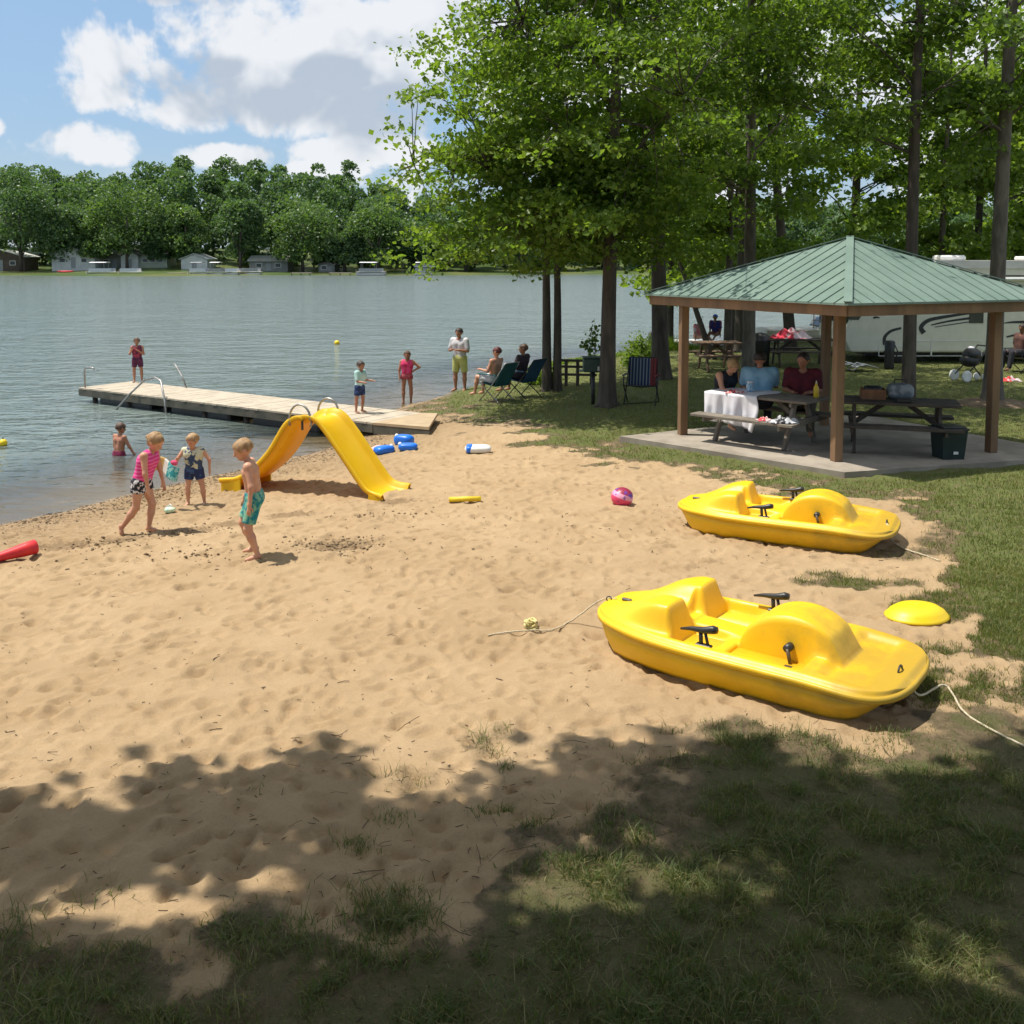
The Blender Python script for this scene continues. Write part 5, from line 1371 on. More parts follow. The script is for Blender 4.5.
for i in range(4):
    a, b_ = cs_[i], cs_[(i + 1) % 4]
    A_, B_, T_ = pv_(a, EZ), pv_(b_, EZ), pv_(APX, apz)
    mb = MB(); n_ = (B_ - A_).cross(T_ - A_).normalized(); n_ = n_ if n_.z > 0 else -n_
    th = n_ * .02
    mb.add([A_, B_, T_, A_ - th, B_ - th, T_ - th], [(0, 1, 2), (5, 4, 3), (0, 3, 4, 1), (1, 4, 5, 2), (2, 5, 3, 0)])
    e_ = (B_ - A_); L_ = e_.length; e_.normalize(); foot = A_ + e_ * (T_ - A_).dot(e_); upv = (T_ - foot); xt = (T_ - A_).dot(e_)
    nr = int(L_ / .225)
    for k in range(1, nr):
        s_ = L_ * k / nr; p0 = A_ + e_ * s_; f_ = s_ / xt if s_ < xt else (L_ - s_) / (L_ - xt)
        p1 = p0 + upv * max(f_, .02)
        mb.bar(p0 + n_ * .008 - upv.normalized() * .02, p1 + n_ * .008, .009, .014, n_)
    mb.bar(A_ - n_ * .012, B_ - n_ * .012, .02, .03)
    mb.build('roof_panel', ROOFM, pav)
for p in cs_:
    MB().bar(pv_(p, EZ + .025), pv_(APX, apz + .022), .11, .014).build('ridge_cap', ROOFM, pav)
for i in range(4):
    for k in (.33, .66):
        a = cs_[i].lerp(cs_[(i + 1) % 4], k); MB().bar(pv_(inset(a, .95), EZ - .075), pv_(APX.lerp(a, .1), apz - .22), .04, .11).build('rafter', WOODP, pav)

# ================================================================ picnic tables
def picnic_table(label, c, ang, L, wood, z=SLZ, group=None, wtop=.74, off=.66, h=.75, near_len=None):
    t = thing('picnic_table', label, 'picnic table', (c[0], c[1], z), ang, group)
    mb = MB(); n_ = 5
    for i in range(n_): mb.box((0, -wtop / 2 + wtop / n_ * (i + .5), h - .02), (L, wtop / n_ - .012, .04), bev=.004)
    mb.build('tabletop', wood, t)
    for s_ in (-1, 1):
        mb = MB(); l_ = near_len if (near_len and s_ < 0) else L
        for q in (-.072, .072): mb.box((0, s_ * off + q, .43), (l_, .135, .04), bev=.004)
        mb.build('bench', wood, t)
    for e in (-1, 1):
        x = e * (L / 2 - .28)
        for s_ in (-1, 1): MB().bar((x, s_ * .50, 0), (x, s_ * .17, h - .04), .09, .045, (1, 0, 0)).build('leg', wood, t)
        mb = MB(); mb.bar((x + .047 * e, -off - .12, .385), (x + .047 * e, off + .12, .385), .04, .09); mb.bar((x + .0, -wtop / 2 + .04, h - .075), (x, wtop / 2 - .04, h - .075), .04, .07); mb.build('crossbeam', wood, t)
        MB().bar((x - e * .02, 0, .40), (x - e * .42, 0, h - .06), .04, .07).build('brace', wood, t)
    return t
t1a = math.atan2(-.68, .73)
t1 = picnic_table('weathered picnic table inside the shelter half covered by a white cloth', (3.99, 15.62), t1a, 1.75, WOODG, group='picnic tables under the shelter')
t2a = math.atan2(-.30, .95)
t2 = picnic_table('dark picnic table inside the shelter holding bags, cool box at its end', (5.80, 14.98), t2a, 1.75, WOODD, group='picnic tables under the shelter', off=.62)
def onm(t): return Matrix.Translation(t.location) @ Matrix.Rotation(t.rotation_euler.z, 4, 'Z')
# tablecloth
def drape(u, v):
    x = -.86 + .93 * u; s_ = v * 1.32                       # from far top edge over the near edge
    topw = .78
    if s_ < topw: y = .39 - s_; z = .757
    else:
        d_ = s_ - topw; y = -.39 - .012 - .03 * math.sin(x * 16 + 1) * min(1, d_ * 4) - .02 * math.sin(x * 37) * min(1, d_ * 3); z = .757 - d_ * (1 + .05 * math.sin(x * 5)) * (.80 + .22 * u)
    return (x + (.05 * math.sin(s_ * 8) if u > .9 else 0), y, z)
o = MB().sheet(drape, 46, 44, .006).build('tablecloth', WHITEC); o.matrix_world = onm(t1); tag(o, 'white cloth hanging over the near edge of the picnic table', 'tablecloth')
def on_table(t, x, y, z=.75): return onm(t) @ Vector((x, y, z))
def crumple(name, label, cat, pos, d, mt, seed=0, rz=0):
    def fn(u, v):
        a = (u - .5); c_ = (v - .5); e = max(0, 1 - 4 * a * a) * max(0, 1 - 4 * c_ * c_)
        return (a * d[0] * (1 + .15 * math.sin(v * 7 + seed)), c_ * d[1] * (1 + .15 * math.sin(u * 8 + seed)), .006 + d[2] * e * (.55 + .45 * math.sin(u * 13 + seed) * math.cos(v * 11 + seed * 2)))
    o = MB().sheet(fn, 22, 18, .006).build(name, mt); o.location = pos; o.rotation_euler.z = rz; return tag(o, label, cat)
REDW = cloth('red_white_cloth', (.62, .07, .08), (.70, .55, .52), 18); BWC = cloth('black_white_cloth', (.02, .02, .025), (.6, .6, .62), 14)
crumple('napkin', 'red and white napkin on the white tablecloth edge', 'napkin', on_table(t1, -.42, -.22, .765), (.30, .22, .05), REDW, 1)
crumple('towel', 'small red patterned cloth lying on the near bench', 'cloth', on_table(t1, .35, -.66, .452), (.22, .16, .07), REDW, 2)
crumple('towel', 'black and white clothes dropped on the right end of the near bench', 'clothes', on_table(t1, .66, -.64, .452), (.44, .24, .12), BWC, 3)
jar = MB(); jar.lathe([(.055, 0), (.065, .02), (.065, .10), (.05, .125), (.05, .14)], 16); o = jar.build('food_tub', mat('blue_white_tub', (.10, .30, .50), (.6, .7, .75), 30, .4)); o.location = on_table(t1, -.30, .05, .765); tag(o, 'small blue and white tub on the tablecloth before the woman', 'tub')
MB().lathe([(.055, .14), (.057, .16), (.001, .162)], 16).build('lid', WHITEP, o)
jar = MB(); jar.lathe([(.04, 0), (.042, .01), (.042, .15), (.02, .19), (.02, .22)], 14); o = jar.build('bottle', mat('mustard_bottle', (.75, .50, .02), None, 9, .4)); o.location = on_table(t1, .74, .22, .75); tag(o, 'yellow squeeze bottle on the table beside the dark red shirt', 'bottle')
MB().lathe([(.014, .22), (.006, .26)], 10).build('cap', WHITEP, o)
# bag, crate, tray on table two
bg_ = thing('shopping_bag', 'grey blue soft bag standing on the dark picnic table', 'bag', on_table(t2, .06, .12), t2a)
pillow(None, (.40, .26, .24)).build('bag_body', cloth('grey_bag', (.16, .19, .21), (.30, .33, .35), 7), bg_).location = (0, 0, .125)
mb = MB(); mb.tube([(-.1, .0, .2), (-.08, 0, .30), (.08, 0, .30), (.1, 0, .2)], .012, 6); mb.build('handle', DARKM, bg_)
bc = thing('crate', 'brown cardboard crate on the dark table behind the front post', 'crate', on_table(t2, -.33, .10), t2a + .1)
mb = MB(); w_, d_, h_ = .34, .26, .15
for (c_, s_) in (((0, -d_ / 2, h_ / 2), (w_, .012, h_)), ((0, d_ / 2, h_ / 2), (w_, .012, h_)), ((-w_ / 2, 0, h_ / 2), (.012, d_ - .014, h_)), ((w_ / 2, 0, h_ / 2), (.012, d_ - .014, h_)), ((0, 0, .008), (w_ - .014, d_ - .014, .012))): mb.box(c_, s_)
mb.build('box_body', BROWNP, bc); pillow(None, (.28, .2, .12)).build('packed_clothes', BLACKP, bc).location = (0, 0, .14)
o = MB().box((0, 0, .03), (.22, .16, .06), bev=.012).build('tray', BLACKP); o.location = on_table(t2, .10, -.20); o.rotation_euler.z = t2a; tag(o, 'small black tray in front of the grey bag', 'tray')
# cool box
p = at(951, 459, SLZ); cb = thing('storage_tub', 'dark green storage tub with lid at the right end of the dark table', 'tub', (p.x, p.y + .1, SLZ), .1)
mb = MB(); n_ = 4
vs = [(-.16, -.15, 0), (.16, -.15, 0), (.16, .15, 0), (-.16, .15, 0), (-.19, -.18, .42), (.19, -.18, .42), (.19, .18, .42), (-.19, .18, .42)]
mb.add(vs, [(3, 2, 1, 0), (4, 5, 6, 7)] + [(i, (i + 1) % 4, (i + 1) % 4 + 4, i + 4) for i in range(4)]); mb.build('tub_body', mat('tub_green', (.008, .02, .02), (.012, .03, .028), 6, .5), cb)
mb = MB(); mb.box((0, 0, .437), (.42, .40, .03), bev=.01); mb.box((0, 0, .462), (.36, .34, .02), bev=.008); mb.build('lid', BLACKP, cb)
MB().box((.02, -.172, .10), (.07, .006, .04), Matrix.Rotation(-.07, 4, 'X')).build('sticker', WHITEP, cb)

# ================================================================ people in the shelter
SIT = dict(legL=((1, .16, .02), (.06, 0, -1)), legR=((1, -.16, .02), (.10, 0, -1)), seat=.46)
person('woman in black tank top leaning her bare arms on the white tablecloth', (3.47, 16.5, SLZ), 1.6, R(-62), dict(SIT, torso=(.42, 0, 1), armL=((.55, .15, -.8), (.9, -.35, -.12)), armR=((.55, -.2, -.8), (.9, .25, -.12)), face=(.7, 0, -.7), neck=(.6, 0, .8)), skinm=SK1, hair=('bun', HB), clothes=(('tank', cloth('black_tank', (.012, .012, .015), (.02, .03, .05), 8)), ('shorts', cloth('blue_denim', (.04, .10, .22), (.06, .14, .28), 9), .8)), wide=1.05, group='people seated under the shelter', vox=.013)
person('man in light blue t-shirt seated with his back to the camera', (4.02, 16.12, SLZ), 1.66, R(80), dict(SIT, torso=(.10, 0, 1), armL=((.45, .2, -.9), (.8, -.3, .0)), armR=((.45, -.2, -.9), (.8, .3, .0)), face=(1, .1, -.15)), skinm=SK2, hair=('short', HD), clothes=(('tee', cloth('light_blue_tee', (.22, .42, .56), (.28, .48, .62), 5), -.03), ('trousers', cloth('dark_trousers', (.02, .022, .03), (.03, .035, .045), 6))), wide=1.2, group='people seated under the shelter', vox=.014)
person('person in dark red shirt and dark cap seated facing the beach', (4.68, 15.98, SLZ), 1.68, R(-112), dict(SIT, torso=(.04, 0, 1), armL=((.25, .2, -1), (.8, -.55, -.05)), armR=((.25, -.2, -1), (.8, .5, -.05)), face=(1, -.3, -.05)), skinm=SK2, hair=('short', HD), clothes=(('tee', cloth('dark_red_tee', (.13, .012, .02), (.09, .01, .018), 5), -.03), ('trousers', cloth('grey_green_trousers', (.10, .10, .075), (.07, .07, .055), 6))), wide=1.16, group='people seated under the shelter', vox=.014)

# ================================================================ camp chairs
def camp_chair(label, loc, yaw, fab, frame=DARKM, w=.50, hb=.86, cup=True, group='camp chairs by the water', recl=.30):
    t = thing('camp_chair', label, 'folding chair', loc, yaw, group)      # faces local +x
    MB().sheet(lambda u, v: (.22 - .44 * u, (v - .5) * w, .40 - .05 * u - .035 * math.sin(v * PI) * math.sin(u * PI)), 12, 12, .012).build('seat', fab, t)
    MB().sheet(lambda u, v: (-.20 - recl * u + .03 * math.sin(v * PI), (v - .5) * w * (1 - .04 * u), .35 + (hb - .35) * u), 14, 12, .014).build('backrest', fab, t)
    for s_ in (-1, 1):
        MB().tube([(.24, s_ * (w / 2 + .02), 0), (-.16, s_ * (w / 2 + .02), .40), (-.21 - recl, s_ * (w / 2 - .01), hb + .01)], .013, 8).build('back_frame', frame, t)
        MB().tube([(-.34, s_ * (w / 2 + .03), 0), (.22, s_ * (w / 2 + .03), .42), (.20, s_ * (w / 2 + .03), .60)], .013, 8).build('leg', frame, t)
        MB().bar((.26, s_ * (w / 2 + .03), .605), (-.28, s_ * (w / 2 + .03), .60), .06, .022, bev=.008).build('armrest', fab, t)
    mb = MB(); mb.tube([(.22, -w / 2 - .02, .40), (.22, w / 2 + .02, .40)], .011, 8); mb.tube([(-.21 - recl, -w / 2, hb + .01), (-.21 - recl, w / 2, hb + .01)], .011, 8); mb.tube([(.22, -w / 2 - .02, .02), (-.32, w / 2 + .02, .02)], .010, 8); mb.build('crossbar', frame, t)
    if cup: MB().lathe([(.035, -.10), (.042, 0), (.045, .0), (.038, -.09)], 12, (.18, -w / 2 - .07, .62)).build('cup_holder', fab, t)
    return t
def g3(px, py): return gpos(px, py)
pa = g3(495, 401); camp_chair('dark teal camp chair, the left of the pair facing the lake', pa, R(138), TEAL, METAL, w=.46)
pb_ = g3(522, 397); camp_chair('dark blue camp chair with cup holder, the right of the pair facing the lake', pb_, R(142), BLUEC, DARKM)
SITC = dict(legL=((1, .12, .05), (.25, 0, -1)), legR=((1, -.12, .05), (.15, 0, -1)), seat=.40)
person('sunbather with bare shoulders and white shorts reclining in the teal chair', (pa[0] - .03, pa[1] + .02, pa[2]), 1.46, R(142), dict(SITC, torso=(-.20, 0, 1), armL=((.35, .2, -1), (.9, -.1, .1)), armR=((.35, -.2, -1), (.9, .1, .1)), face=(1, .2, -.1)), skinm=SK1, hair=('short', mat('auburn_hair', (.14, .03, .025), (.08, .02, .018), 30, .6)), clothes=(('shorts', cloth('white_shorts', (.7, .7, .72), (.6, .6, .65), 6), .7),), group='people sitting in camp chairs', vox=.012)
person('person in dark shirt sitting in the dark blue chair with head turned', (pb_[0] - .03, pb_[1] + .02, pb_[2]), 1.46, R(145), dict(SITC, torso=(-.16, 0, 1), armL=((.35, .2, -1), (.9, -.1, .15)), armR=((.35, -.2, -1), (.9, .1, .15)), face=(.8, .55, 0)), skinm=SK2, hair=('short', HBR), clothes=(('tee', cloth('charcoal_tee', (.03, .02, .025), (.05, .03, .04), 6)), ('shorts', cloth('black_shorts', (.02, .02, .03), (.03, .03, .04), 6), .8)), group='people sitting in camp chairs', vox=.012)
# striped chair
m, nt, b = new_mat('striped_canvas'); co = coords(nt); s_ = nt.nodes.new('ShaderNodeSeparateXYZ'); nt.links.new(co, s_.inputs[0]); yy = E(s_.outputs[1])
st_ = E.op('SINE', yy * 95).ss(.35, .6); c = mixc(nt, st_, (.012, .03, .075), (.17, .20, .23)); rd_ = (yy * 1.0).ss(.15, .155); c = mixc(nt, rd_, c, mixc(nt, st_, (.17, .03, .03), (.08, .015, .02)))
nt.links.new(c, b.inputs['Base Color']); b.inputs['Roughness'].default_value = .9
camp_chair('blue and red striped folding chair standing between the two thick trunks', g3(641, 404), R(-105), m, DARKM, w=.60, hb=.92, cup=False, group='striped chair', recl=.14)
# grill box on post
p = g3(593, 404); gr = thing('pedestal_grill', 'dark green park grill box on a single post beside the maple trunk', 'grill', p)
MB().tube([(0, 0, -.1), (0, 0, .66)], .042, 10).build('post', DARKM, gr)
mb = MB(); mb.box((0, 0, .82), (.42, .34, .28), bev=.015); mb.box((0, 0, .975), (.45, .37, .03), bev=.01); mb.box((-.24, -.0, .70), (.1, .3, .02)); mb.build('firebox', GREENB, gr)
MB().box((.10, -.175, .76), (.05, .012, .09), bev=.004).build('latch', WHITEP, gr)
# railing near the shore
p = g3(571, 386); ra = thing('wooden_railing', 'dark wooden rail with two posts at the water behind the grill', 'railing', p, R(8))
for x_ in (-.12, .16, .5): MB().bar((x_, 0, -.1), (x_, 0, .62), .07, .07, (1, 0, 0), .005).build('post', WOODD, ra)
for z_ in (.62, .47, .28): MB().bar((-.3, -.04, z_ + .01), (.62, -.04, z_ - .02), .035, .06).build('rail', WOODD, ra)
# sapling shoot above the grill, bushes
p = g3(594, 398); make_tree('sapling', 'slender leafy shoot rising beside the maple trunk above the grill box', p, 1.75, .018, [(-.06, 0, 1.30, .14, .14, .36)], 24, 6, .075, 61, nlimb=4, bough=0, spread=(.07, .07, .06), flare=1, leafm=LEAF2, up=.2)
for (px, py, s_, lab, sd_) in ((641, 365, .75, 'bright green bush on the bank left of the thick dark trunk', 62), (632, 368, .35, 'low green bush on the bank beside the larger one', 63), (549, 386, .30, 'low yellowish shrub at the foot of the slim twin-stem tree', 64), (536, 384, .22, 'tiny shrub on the bank behind the blue chair', 65)):
    p = g3(px, py); make_tree('bush', lab, p, .9 * s_, .02, [(0, 0, .55 * s_, .55 * s_, .45 * s_, .55 * s_)], 60, 12, .08, sd_, nlimb=8, bough=0, spread=(.09, .09, .08), flare=1, leafm=LEAF4, cat='bush', group='bushes on the bank')

# ================================================================ behind the shelter: tables, bin, boats
tb = picnic_table('brown picnic table on the lawn near the water behind the black haired woman', (g3(720, 372)[0], g3(720, 372)[1] + .5), R(4), 1.25, mat('brown_table', (.22, .13, .08), (.16, .10, .06), 5, .8), z=g3(720, 372)[2], off=.6, group='picnic tables on the lawn')
pp = g3(806, 368); tb2 = picnic_table('dark picnic table on the lawn with a red towel over it', (pp[0], pp[1] + .6), R(-3), 1.85, WOODD, z=pp[2], off=.6, group='picnic tables on the lawn')
o = crumple('beach_towel', 'red and white beach towel heaped on the dark lawn table', 'towel', on_table(tb2, -.25, 0, .76), (1.05, .6, .34), cloth('red_white_towel', (.62, .04, .07), (.72, .55, .56), 3.2), 4)
p = g3(760, 366); tbn = thing('trash_can', 'black trash can with domed lid behind the grey tree trunk', 'trash can', p)
MB().lathe([(.20, 0), (.24, .02), (.27, .66), (.275, .68)], 20).build('can_body', BLACKP, tbn); MB().lathe([(.285, .68), (.285, .72), (.25, .82), (.14, .90), (.001, .93)], 20).build('lid', BLACKP, tbn)
def pontoon(label, loc, L=4.5, w=2.2, yaw=0, canopy=None, zdeck=.55, hullm=ALU, group=None, name='pontoon_boat', rail=.5, floatz=.16, hi_=1.9):
    t = thing(name, label, 'boat', loc, yaw, group)
    for s_ in (-1, 1): MB().tube([(-L / 2, s_ * w * .36, floatz + .02), (L / 2 - .5, s_ * w * .36, floatz), (L / 2 - .12, s_ * w * .36, floatz + .05), (L / 2, s_ * w * .36, floatz + .13)], [.27, .27, .18, .05], 12).build('float', hullm, t)
    MB().box((0, 0, zdeck - .04), (L, w, .08), bev=.01).build('deck', WHITEP, t)
    if rail:
        mb = MB()
        for (c_, d_) in (((0, -w / 2 + .03, zdeck + rail / 2), (L * .8, .03, rail - .06)), ((0, w / 2 - .03, zdeck + rail / 2), (L * .8, .03, rail - .06)), ((-L * .4, 0, zdeck + rail / 2), (.03, w - .1, rail - .06))): mb.box(c_, d_)
        mb.build('fence_panel', ALU if len(label) % 2 else GREYP, t)
        for s_ in (-1, 1): MB().box((-L * .2, s_ * w * .3, zdeck + .22), (L * .3, w * .25, .4), bev=.05).build('seat', GREYP, t)
    if canopy:
        mb = MB()
        for x_ in (-L * .32, L * .15):
            for s_ in (-1, 1): MB().tube([(x_, s_ * w * .46, zdeck), (x_, s_ * w * .46, hi_)], .02, 6).build('canopy_pole', ALU, t)
        MB().sheet(lambda u, v: (-L * .38 + L * .6 * u, (v - .5) * w * 1.02, hi_ + .14 * math.sin(v * PI)), 6, 8, .03).build('canopy', canopy, t)
    mb = MB(); mb.box((-L / 2 - .14, 0, zdeck + .15), (.26, .3, .42), bev=.06); mb.box((-L / 2 - .14, 0, zdeck - .3), (.1, .1, .5)); mb.build('outboard_motor', BLACKP, t)
    return t
q = atd(702, 345, 36.5); pontoon('white topped pontoon raft moored left of the shelter with two people aboard', (q.x, 36.5, 0), 3.4, 2.0, R(3), None, .36, rail=0, floatz=.02, group='boats moored beyond the shelter')
q = atd(697, 340, 36.2); person('person in pink and white swimwear sitting on the moored raft', (q.x, 36.2, .36), 1.5, R(-60), dict(SIT, legL=((1, .2, .1), (.8, 0, -.4)), legR=((1, -.1, .1), (.8, 0, -.4)), seat=.10, torso=(.2, 0, 1)), skinm=SK1, hair=('short', HB), clothes=(('tee', cloth('pink_white', (.75, .22, .26), (.7, .6, .6), 9)),), group='people on the moored raft', vox=.02, fingers=False)
q = atd(716, 338, 36.2); person('person with blue head cloth and brown legs on the moored raft', (q.x, 36.2, .36), 1.5, R(-120), dict(SIT, legL=((1, .2, .1), (.8, 0, -.4)), legR=((1, -.1, .1), (.8, 0, -.4)), seat=.22, torso=(.2, 0, 1)), skinm=SK3, hair=('short', BLUEP), clothes=(('tee', cloth('navy_tee', (.02, .03, .2), (.2, .05, .08), 9)),), group='people on the moored raft', vox=.02, fingers=False)
q = atd(812, 348, 37.5); bo = thing('motor_boat', 'beige motor boat moored beyond the red towel table', 'boat', (q.x, 37.5, 0), R(4), 'boats moored beyond the shelter')
hb = MB(); K = 16; vs = []
for i in range(K + 1):
    x = -2.0 + 4.2 * i / K; w_ = .95 * (1 - max(0, (x - .3) / 1.9) ** 2.2) if x > .3 else .95
    w_ = max(w_, .02); tz = .72 + .12 * max(0, x) / 2
    vs += [(x, -w_, tz), (x, -w_ * .86, .22), (x, 0, -.15 + .25 * max(0, x) / 2), (x, w_ * .86, .22), (x, w_, tz), (x, w_ * .7, tz + .04), (x, 0, tz + .10), (x, -w_ * .7, tz + .04)]
hb.add(vs, [(i * 8 + k, i * 8 + (k + 1) % 8, (i + 1) * 8 + (k + 1) % 8, (i + 1) * 8 + k) for i in range(K) for k in range(8)] + [tuple(range(8))], True); hb.build('hull', mat('beige_gelcoat', (.60, .55, .42), (.55, .5, .38), 3, .4), bo)
MB().sheet(lambda u, v: (.1 + .25 * u, (v - .5) * 1.3, .84 + .34 * u), 4, 6, .01).build('windscreen', GLASSD, bo)
mb = MB(); mb.tube([(.45, -.2, .82), (.45, -.17, 1.2), (.42, -.12, 1.5), (.40, -.1, 1.72)], [.24, .26, .16, .06], 12); mb.build('motor_cover', BLACKP, bo)
mb = MB()
for x_ in (-.15, .15): mb.tube([(x_, -.5, .8), (x_, -.5, 1.35)], .02, 6)
for z_ in (1.1, 1.35): mb.tube([(-.2, -.5, z_), (.3, -.5, z_)], .02, 6)
mb.build('rail', ALU, bo)

# ================================================================ motorhome
RD = 28.0; k_ = RD / 1000
rvx = (845 - 512) * k_; rv = thing('motorhome', 'long cream motorhome with black swoosh stripes parked beyond the shelter', 'motorhome', (rvx, RD, .45))
prof = [(0.18, .30), (0.02, .62), (.02, .86), (.10, 1.08), (.42, 1.62), (.75, 2.22), (1.15, 2.55), (1.7, 2.72), (2.3, 2.80), (9.4, 2.80), (9.5, 2.70), (9.5, .30)]
o = MB().prism(prof, 0, 2.45).build('body', CREAM, rv)
bvl = o.modifiers.new('b', 'BEVEL'); bvl.width = .06; bvl.segments = 3; bvl.limit_method = 'ANGLE'
rt = [(2.25, 2.68), (2.3, 2.80), (2.55, 2.88), (9.45, 2.88), (9.53, 2.72), (9.53, 2.66)]
MB().prism([(2.2, 2.66)] + rt[1:], -.03, 2.48).build('roof', mat('white_roof_gelcoat', (.74, .72, .70), (.66, .64, .62), 3, .5), rv)
def side(poly, name, mt, y=-.008, th=.006): return MB().prism(poly, y, y + th).build(name, mt, rv)
side([(2.25, 2.44), (9.49, 2.44), (9.49, 2.47), (2.25, 2.47)], 'trim_strip', DARKM, -.012, .012)
for v_, n_ in (([(-.02 + .12, 1.22), (.40, 1.22), (.62, 1.60), (.62, 1.75), (.37, 1.75)], 'side_window'), ): side(v_, n_, GLASSD, -.012, .014)
MB().add([(.085, .15, 1.12), (.085, 2.3, 1.12), (.72, 2.2, 2.18), (.72, .25, 2.18), (.115, .15, 1.10), (.115, 2.3, 1.10), (.75, 2.2, 2.16), (.75, .25, 2.16)], [(0, 1, 2, 3), (7, 6, 5, 4), (0, 4, 5, 1), (3, 2, 6, 7), (0, 3, 7, 4), (1, 5, 6, 2)]).build('windscreen', GLASSD, rv)
side([(5.2 - .9 + 4.0, 1.5), (5.2 - .9 + 4.8, 1.5), (8.3 + .8, 2.15), (8.3, 2.15)], 'side_window', GLASSD, -.012, .014)
def z_(py): return 3.4 - (py - 258) * k_ - .45
def x_(px): return (px - 845) * k_
def stroke(pts, wid, mt=BLACKP, name='stripe'):
    P = [Vector((x_(a), 0, z_(b))) for a, b in pts]; out = []
    for i in range(25):
        a = i / 24 * (len(P) - 1); q_ = min(int(a), len(P) - 2); t = a - q_
        p0, p1, p2, p3 = P[max(q_ - 1, 0)], P[q_], P[q_ + 1], P[min(q_ + 2, len(P) - 1)]
        out.append(.5 * ((2 * p1) + (p2 - p0) * t + (2 * p0 - 5 * p1 + 4 * p2 - p3) * t * t + (3 * p1 - p0 - 3 * p2 + p3) * t ** 3))
    vs = []
    for i, p in enumerate(out):
        tg = (out[min(i + 1, 24)] - out[max(i - 1, 0)]).normalized(); n_ = Vector((-tg.z, 0, tg.x)); w_ = wid[0] + (wid[1] - wid[0]) * i / 24
        vs += [p + n_ * w_ + Vector((0, -.009, 0)), p - n_ * w_ + Vector((0, -.009, 0)), p - n_ * w_ + Vector((0, .002, 0)), p + n_ * w_ + Vector((0, .002, 0))]
    return MB().add(vs, [(i * 4 + k, i * 4 + (k + 1) % 4, i * 4 + 4 + (k + 1) % 4, i * 4 + 4 + k) for i in range(24) for k in range(4)] + [(0, 1, 2, 3), (99, 98, 97, 96)]).build(name, mt, rv)
stroke([(925, 333), (922, 327), (930, 320), (950, 316), (970, 313)], (.07, .03)); stroke([(932, 325), (950, 321), (972, 318)], (.015, .035)); stroke([(936, 327), (955, 324), (975, 321)], (.01, .015))
stroke([(886, 345), (886, 337), (892, 331), (902, 328)], (.05, .03)); stroke([(1005, 323), (1016, 322), (1040, 322)], (.01, .05)); stroke([(1008, 337), (1020, 334), (1045, 328)], (.02, .04))
stroke([(875, 313), (880, 312.5), (886, 313.5)], (.035, .03), DARKM, 'lettering'); stroke([(874, 318), (877, 317), (880, 318)], (.03, .015), DARKM, 'lettering')
side([(x_(970), z_(323)), (x_(984), z_(323)), (x_(984), z_(309)), (x_(970), z_(309))], 'vent_window', GLASSD, -.02, .024)
for (a, b, c, d) in ((913, 933, 356, 341), (933, 984, 356, 341), (987, 1040, 356, 341), (880, 911, 356, 346)):
    mb = MB(); X0, X1, Z0, Z1 = x_(a) + .01, x_(b) - .01, z_(c), z_(d)
    for (p0, p1) in (((X0, Z0), (X1, Z0)), ((X0, Z1), (X1, Z1)), ((X0, Z0), (X0, Z1)), ((X1, Z0), (X1, Z1))): mb.bar((p0[0], -.004, p0[1]), (p1[0], -.004, p1[1]), .014, .018)
    mb.build('locker_door', WHITEP, rv)
for xx_ in (1.5, 6.6, 7.5):
    for yy_ in (.12, 2.3):
        w_ = MB(); M_ = Matrix.Rotation(PI / 2, 3, 'X')
        w_.lathe([(.20, -.11), (.36, -.12), (.40, -.06), (.40, .06), (.36, .12), (.20, .11)], 24, (xx_, yy_, .38), M_); wo = w_.build('wheel', RUBBER, rv)
        MB().lathe([(.01, -.09), (.20, -.10), (.21, .0), (.01, .0)], 20, (xx_, yy_, .38), M_).build('rim', ALU, wo)
mb = MB(); mb.box((5.0, 1.2, .26), (8.6, 1.8, .14)); mb.build('chassis', DARKM, rv)
MB().box((3.35, 1.1, 2.95), (.75, .6, .16), bev=.05).build('air_conditioner', WHITEP, rv)
MB().box((5.6, 1.1, 2.94), (.5, .5, .12), bev=.04).build('roof_vent', WHITEP, rv)
MB().bar((2.6, -.06, 2.36), (8.8, -.06, 2.36), .1, .1, bev=.03).build('awning', WHITEP, rv)
# things by the motorhome
p = g3(889, 369); o = thing('golf_bag', 'tall black bag standing against the motorhome left of the tree trunk', 'bag', p)
MB().lathe([(.12, 0), (.13, .05), (.12, .45), (.14, .72), (.11, .76)], 14).build('bag_body', BLACKP, o); MB().tube([(.1, -.05, .2), (.2, -.08, .45), (.1, -.05, .68)], .015, 6).build('strap', DARKM, o)
for i, (px, py, lab) in enumerate(((852, 371, 'grey folded lawn chair on the grass under the motorhome nose'), (866, 372, 'grey folded lawn chair lying behind the front locker'))):
    p = g3(px, py); o = thing('folded_chair', lab, 'folding chair', p, .2 * i, 'folded chairs beside the motorhome')
    mb = MB()
    for q_ in range(2): mb.tube([(-.35, q_ * .3, .05), (-.1, q_ * .3, .22), (.35, q_ * .3, .10)], .015, 6)
    mb.tube([(-.35, 0, .05), (-.35, .3, .05)], .015, 6); mb.tube([(.35, 0, .1), (.35, .3, .1)], .015, 6); mb.build('frame', ALU, o)
    MB().sheet(lambda u, v: (-.3 + .6 * u, .3 * v, .12 + .06 * math.sin(u * 3)), 6, 4, .01).build('seat', GREYP, o)
p = g3(970, 381); s_ = thing('stroller', 'black stroller with white rimmed wheels in front of the motorhome', 'stroller', p, R(20), None)
M_ = Matrix.Rotation(PI / 2, 3, 'X')
